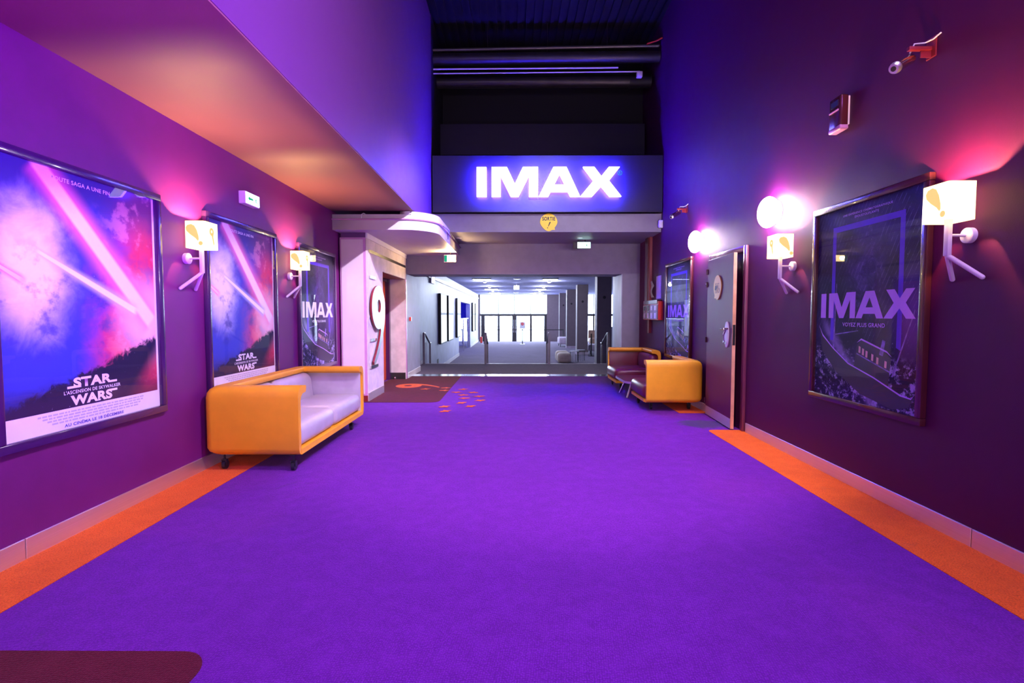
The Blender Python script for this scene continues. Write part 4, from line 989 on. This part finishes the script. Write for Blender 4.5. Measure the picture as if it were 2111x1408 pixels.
# glazing
def sheet(n_, x0, x1, muls, doors):
    wdw = sempty(n_, ((x0 + x1) / 2, YG, LF))
    b = B()
    box(b, x0, x1, YG, YG + 0.12, 1.27, 1.43)
    for x in muls: box(b, x - 0.025, x + 0.025, YG, YG + 0.10, 1.43, LC)
    for x, hw in doors: box(b, x - hw, x + hw, YG, YG + 0.12, LF, 1.27)
    obj('window_frame', b, M['darkmetal'], wdw)
    obj('pane', bx(x0, x1, YG + 0.05, YG + 0.06, 1.43, LC), M['clear'], wdw)
    obj('pane', bx(x0, x1, YG + 0.05, YG + 0.06, LF, 1.27), M['clear'], wdw)
    return wdw
sx = lambda u: (u - 1061) / F_PX * YG
wd = sheet('door_3', sx(990), sx(1127), [sx(1027.5), sx(1060.5), sx(1093.6)], [(sx(995.5), 0.13), (sx(1028), 0.075), (sx(1060.5), 0.16), (sx(1094.5), 0.07), (sx(1124.5), 0.09)])
b = B()
for u in (1058.8, 1062.2): cyl(b, (sx(u), YG - 0.06, 0.1), (sx(u), YG - 0.06, 1.0), 0.02, 8)
obj('door_handle', b, M['chrome'], wd)
sheet('window_1', 3.4, 8.9, [4.4, 5.6, 6.8, 8.0], [(4.4, 0.05), (5.6, 0.05), (6.8, 0.05), (8.0, 0.05)])
struct('wall_back', bx(-2.9, sx(990), YG, YG + 0.2, LF, LC), M['col'])
struct('wall_back', bx(sx(1127), 3.4, YG, YG + 0.2, LF, LC), M['col'])
struct('wall_back', bx(8.9, 9.2, YG, YG + 0.2, LF, LC), M['col'])
# pavement outside
struct('ground', bx(-30, 40, YG + 0.5, 90, -0.9, LF - 0.05), mat('pale_pavement', (0.6, 0.6, 0.62), 0.8))

# lobby ceiling lights
rows = [(20.3, ((-1.64, -0.96), (1.12, 1.68)), 'first'), (28.0, ((-1.61, -0.92), (1.16, 1.70)), 'second'), (32.5, ((-1.62, -0.92), (1.22, 1.85)), 'third'), (35.4, ((-1.65, -0.95), (1.25, 1.95)), 'farthest')]
for y, xs, nm_ in rows:
    for (a, c), sd in zip(xs, ('left', 'right')):
        t = thing('ceiling_panel_light', '%s rectangular ceiling light from the corridor, %s row of the lobby' % (nm_, sd), 'ceiling light', ((a + c) / 2, y, LC - 0.04), 'rectangular lobby ceiling lights')
        obj('housing', bx(a - 0.03, c + 0.03, y - 0.08, y + 0.22, LC - 0.03, LC), M['darkmetal'], t)
        obj('diffuser', bx(a, c, y - 0.05, y + 0.19, LC - 0.036, LC - 0.03), M['led'], t)
for y, nm_ in ((21.8, 'first'), (25.9, 'second'), (30.0, 'third'), (34.4, 'farthest')):
    for x, sd in ((-1.26, 'left'), (1.45, 'right')):
        t = thing('ceiling_spotlight', '%s small warm ceiling spot from the corridor, %s row' % (nm_, sd), 'spotlight', (x, y, LC - 0.06), 'small lobby ceiling spots')
        b = B(); cyl(b, (x, y, LC - 0.05), (x, y, LC), 0.08, 20); obj('housing', b, M['offwhite'], t)
        b = B(); sph(b, (x, y, LC - 0.055), 0.06, (1, 1, 0.5), 16); obj('lens', b, M['ledwarm'], t)
        point('spot_light', (x, y, LC - 0.16), 110, (0.74, 0.80, 1.0), 0.06, t)
for y, lb in ((20.3, 'nearer round vent in the lobby ceiling'), (32.7, 'farther round vent in the lobby ceiling')):
    b = B(); cyl(b, (0.09, y, LC - 0.03), (0.09, y, LC), 0.13, 24, 0.16); tag(obj('round_vent', b, M['chrome']), lb, 'vent')
t = thing('exit_light', 'white exit sign hanging in the middle of the lobby ceiling', 'exit light', (0.08, 23, 2.5))
obj('lit_face', bx(-0.04, 0.20, 22.98, 23.02, 2.48, 2.65), M['led'], t)
b = B(); cyl(b, (0.08, 23, 2.65), (0.08, 23, LC), 0.01, 8); obj('hanger', b, M['chrome'], t)

# ---------------------------------------------------------------- handrails
def rail(x, label, dx=0.0, thick=0.03):
    t = thing('stair_handrail', label, 'handrail', (x, YE - 0.1, 0), 'handrails at the lobby steps')
    obj('upper_post', bx(x - thick, x + thick, YE - 0.19, YE - 0.13, 0.0, 0.84), M['rail'], t)
    obj('lower_post', bx(x - thick * 0.8, x + thick * 0.8, YE + 0.84, YE + 0.90, LF, 0.52), M['rail'], t)
    b = B(); tube(b, [(x, YE - 0.19, 0.85), (x, YE - 0.05, 0.85), (x, YE + 0.80, 0.53), (x, YE + 0.98, 0.53)], 0.028, 8); obj('grip_bar', b, M['rail'], t)
rail(-2.49, 'stair handrail hugging the left panelled wall')
rail(-0.80, 'handrail left of the middle of the steps')
rail(0.945, 'handrail right of the middle of the steps')
rail(2.56, 'stair handrail at the right, partly hidden by the armchair')

# ---------------------------------------------------------------- lobby furniture
def lobX(u, y): return (u - 1061) / F_PX * y
for (x, y, w_, h_, lb) in ((lobX(1163.5, 20.2), 20.3, 0.56, 0.40, 'front rounded cream pouffe beside the wire side table'), (lobX(1159, 21.0), 21.1, 0.54, 0.42, 'rear rounded cream pouffe behind the front one')):
    b = B(); box(b, x - w_ / 2, x + w_ / 2, y - 0.25, y + 0.25, LF, LF + h_, 0.13, 6); tag(obj('pouffe', b, M['cream']), lb, 'pouffe', 'rounded cream pouffes')
for x, y, r, lb in ((lobX(1184, 20.6), 20.6, 0.19, 'left round wire-leg side table by the pouffes'), (lobX(1198, 21.3), 21.3, 0.17, 'right round wire-leg side table by the pouffes')):
    t = thing('side_table', lb, 'side table', (x, y, LF), 'wire side tables')
    b = B(); cyl(b, (x, y, -0.105), (x, y, -0.085), r, 32); obj('table_top', b, M['silver'], t)
    b = B()
    for k in range(10):
        a = 2 * PI * k / 10; cyl(b, (x + r * 0.9 * math.cos(a), y + r * 0.9 * math.sin(a), LF), (x + r * 0.9 * math.cos(a), y + r * 0.9 * math.sin(a), -0.105), 0.006, 6)
    obj('wire_legs', b, M['inkblack'], t)
def couch(x0, x1, y0, y1, h, m, label, back=None):
    t = thing('lounge_sofa', label, 'sofa', ((x0 + x1) / 2, (y0 + y1) / 2, LF))
    obj('seat', bx(x0, x1, y0, y1, LF + 0.15, LF + h, r=0.08, seg=4), m, t)
    if back: obj('backrest', bx(*back, LF + 0.3, LF + 0.95, r=0.06, seg=3), m, t)
    for x in (x0 + 0.08, x1 - 0.08):
        for y in (y0 + 0.08, y1 - 0.08):
            b = B(); cyl(b, (x, y, LF), (x, y, LF + 0.16), 0.02, 8); obj('leg', b, M['inkblack'], t)
couch(2.62, 3.4, 30.2, 31.6, 0.55, M['lilacfab'], 'pale lounge seat between the third and farthest lobby columns')
couch(4.55, 6.5, 31.0, 31.9, 0.48, M['tan'], 'tan banquette seen between lobby columns under the side windows', (4.55, 6.5, 31.75, 31.95))
couch(3.55, 4.4, 24.6, 25.6, 0.45, M['lilacfab'], 'lilac seat behind the nearest lobby column')
b = B(); cyl(b, (lobX(1219, 23.5), 23.5, LF), (lobX(1219, 23.5), 23.5, 0.50), 0.03, 12); cyl(b, (lobX(1219, 23.5), 23.5, LF), (lobX(1219, 23.5), 23.5, LF + 0.02), 0.15, 20)
tag(obj('barrier_post', b, M['inkblack']), 'black barrier post between the first and second lobby columns', 'post')
t = thing('ticket_kiosk', 'pale grey kiosk cabinet right of the nearest lobby column', 'kiosk', (3.9, 20.5, LF))
obj('cabinet', bx(3.62, 4.3, 20.2, 20.8, LF, 0.86, r=0.01, seg=1), M['offwhite'], t)
obj('top', bx(3.60, 4.32, 20.18, 20.82, 0.86, 0.89), M['chrome'], t)
# belt barriers in front of the doors
yb_ = 33.0
xs_ = [lobX(998, yb_), lobX(1077, yb_), lobX(1161, yb_)]
for x, lb in zip(xs_, ('belt barrier post at the left, by the fire extinguisher', 'belt barrier post in the middle, carrying the no entry sign', 'belt barrier post at the right before the farthest column')):
    t = thing('belt_post', lb, 'barrier post', (x, yb_, LF), 'belt barrier posts')
    b = B(); cyl(b, (x, yb_, LF + 0.02), (x, yb_, LF + 0.98), 0.03, 12); obj('pole', b, M['inkblack'], t)
    b = B(); cyl(b, (x, yb_, LF), (x, yb_, LF + 0.02), 0.17, 20); obj('base', b, M['offwhite'], t)
b = B(); box(b, xs_[0] + 0.031, xs_[1] - 0.031, yb_ - 0.004, yb_ + 0.004, LF + 0.90, LF + 0.95); box(b, xs_[1] + 0.031, xs_[2] - 0.031, yb_ - 0.004, yb_ + 0.004, LF + 0.90, LF + 0.95)
tag(obj('barrier_belt', b, M['inkblack']), 'dark retractable belt stretched in front of the glass doors', 'belt')
t = thing('no_entry_notice', 'white notice with red no entry disc before the glass doors', 'sign', (xs_[1], yb_, 0.45))
x = xs_[1]
obj('board', bx(x - 0.17, x + 0.17, yb_ - 0.02, yb_ - 0.01, 0.48, 0.90), M['paper'], t)
obj('red_disc', poly([ell(x, 0.77, 0.10, 0.09)], 0.003, fr_front(0, 0, yb_ - 0.021)), M['red'], t)
obj('white_bar', bx(x - 0.07, x + 0.07, yb_ - 0.028, yb_ - 0.0245, 0.755, 0.785), M['paper'], t)
t = thing('fire_extinguisher', 'red fire extinguisher standing by the left end of the glass doors', 'extinguisher', (lobX(992, 34.6), 34.6, LF))
x = lobX(992, 34.6); y = 34.6
b = B(); cyl(b, (x, y, LF), (x, y, LF + 0.38), 0.08, 16); sph(b, (x, y, LF + 0.38), 0.08, (1, 1, 0.6), 16); obj('cylinder', b, M['red'], t)
b = B(); cyl(b, (x, y, LF + 0.4), (x, y, LF + 0.52), 0.025, 10); box(b, x - 0.02, x + 0.1, y - 0.01, y + 0.01, LF + 0.49, LF + 0.52); obj('valve', b, M['inkblack'], t)
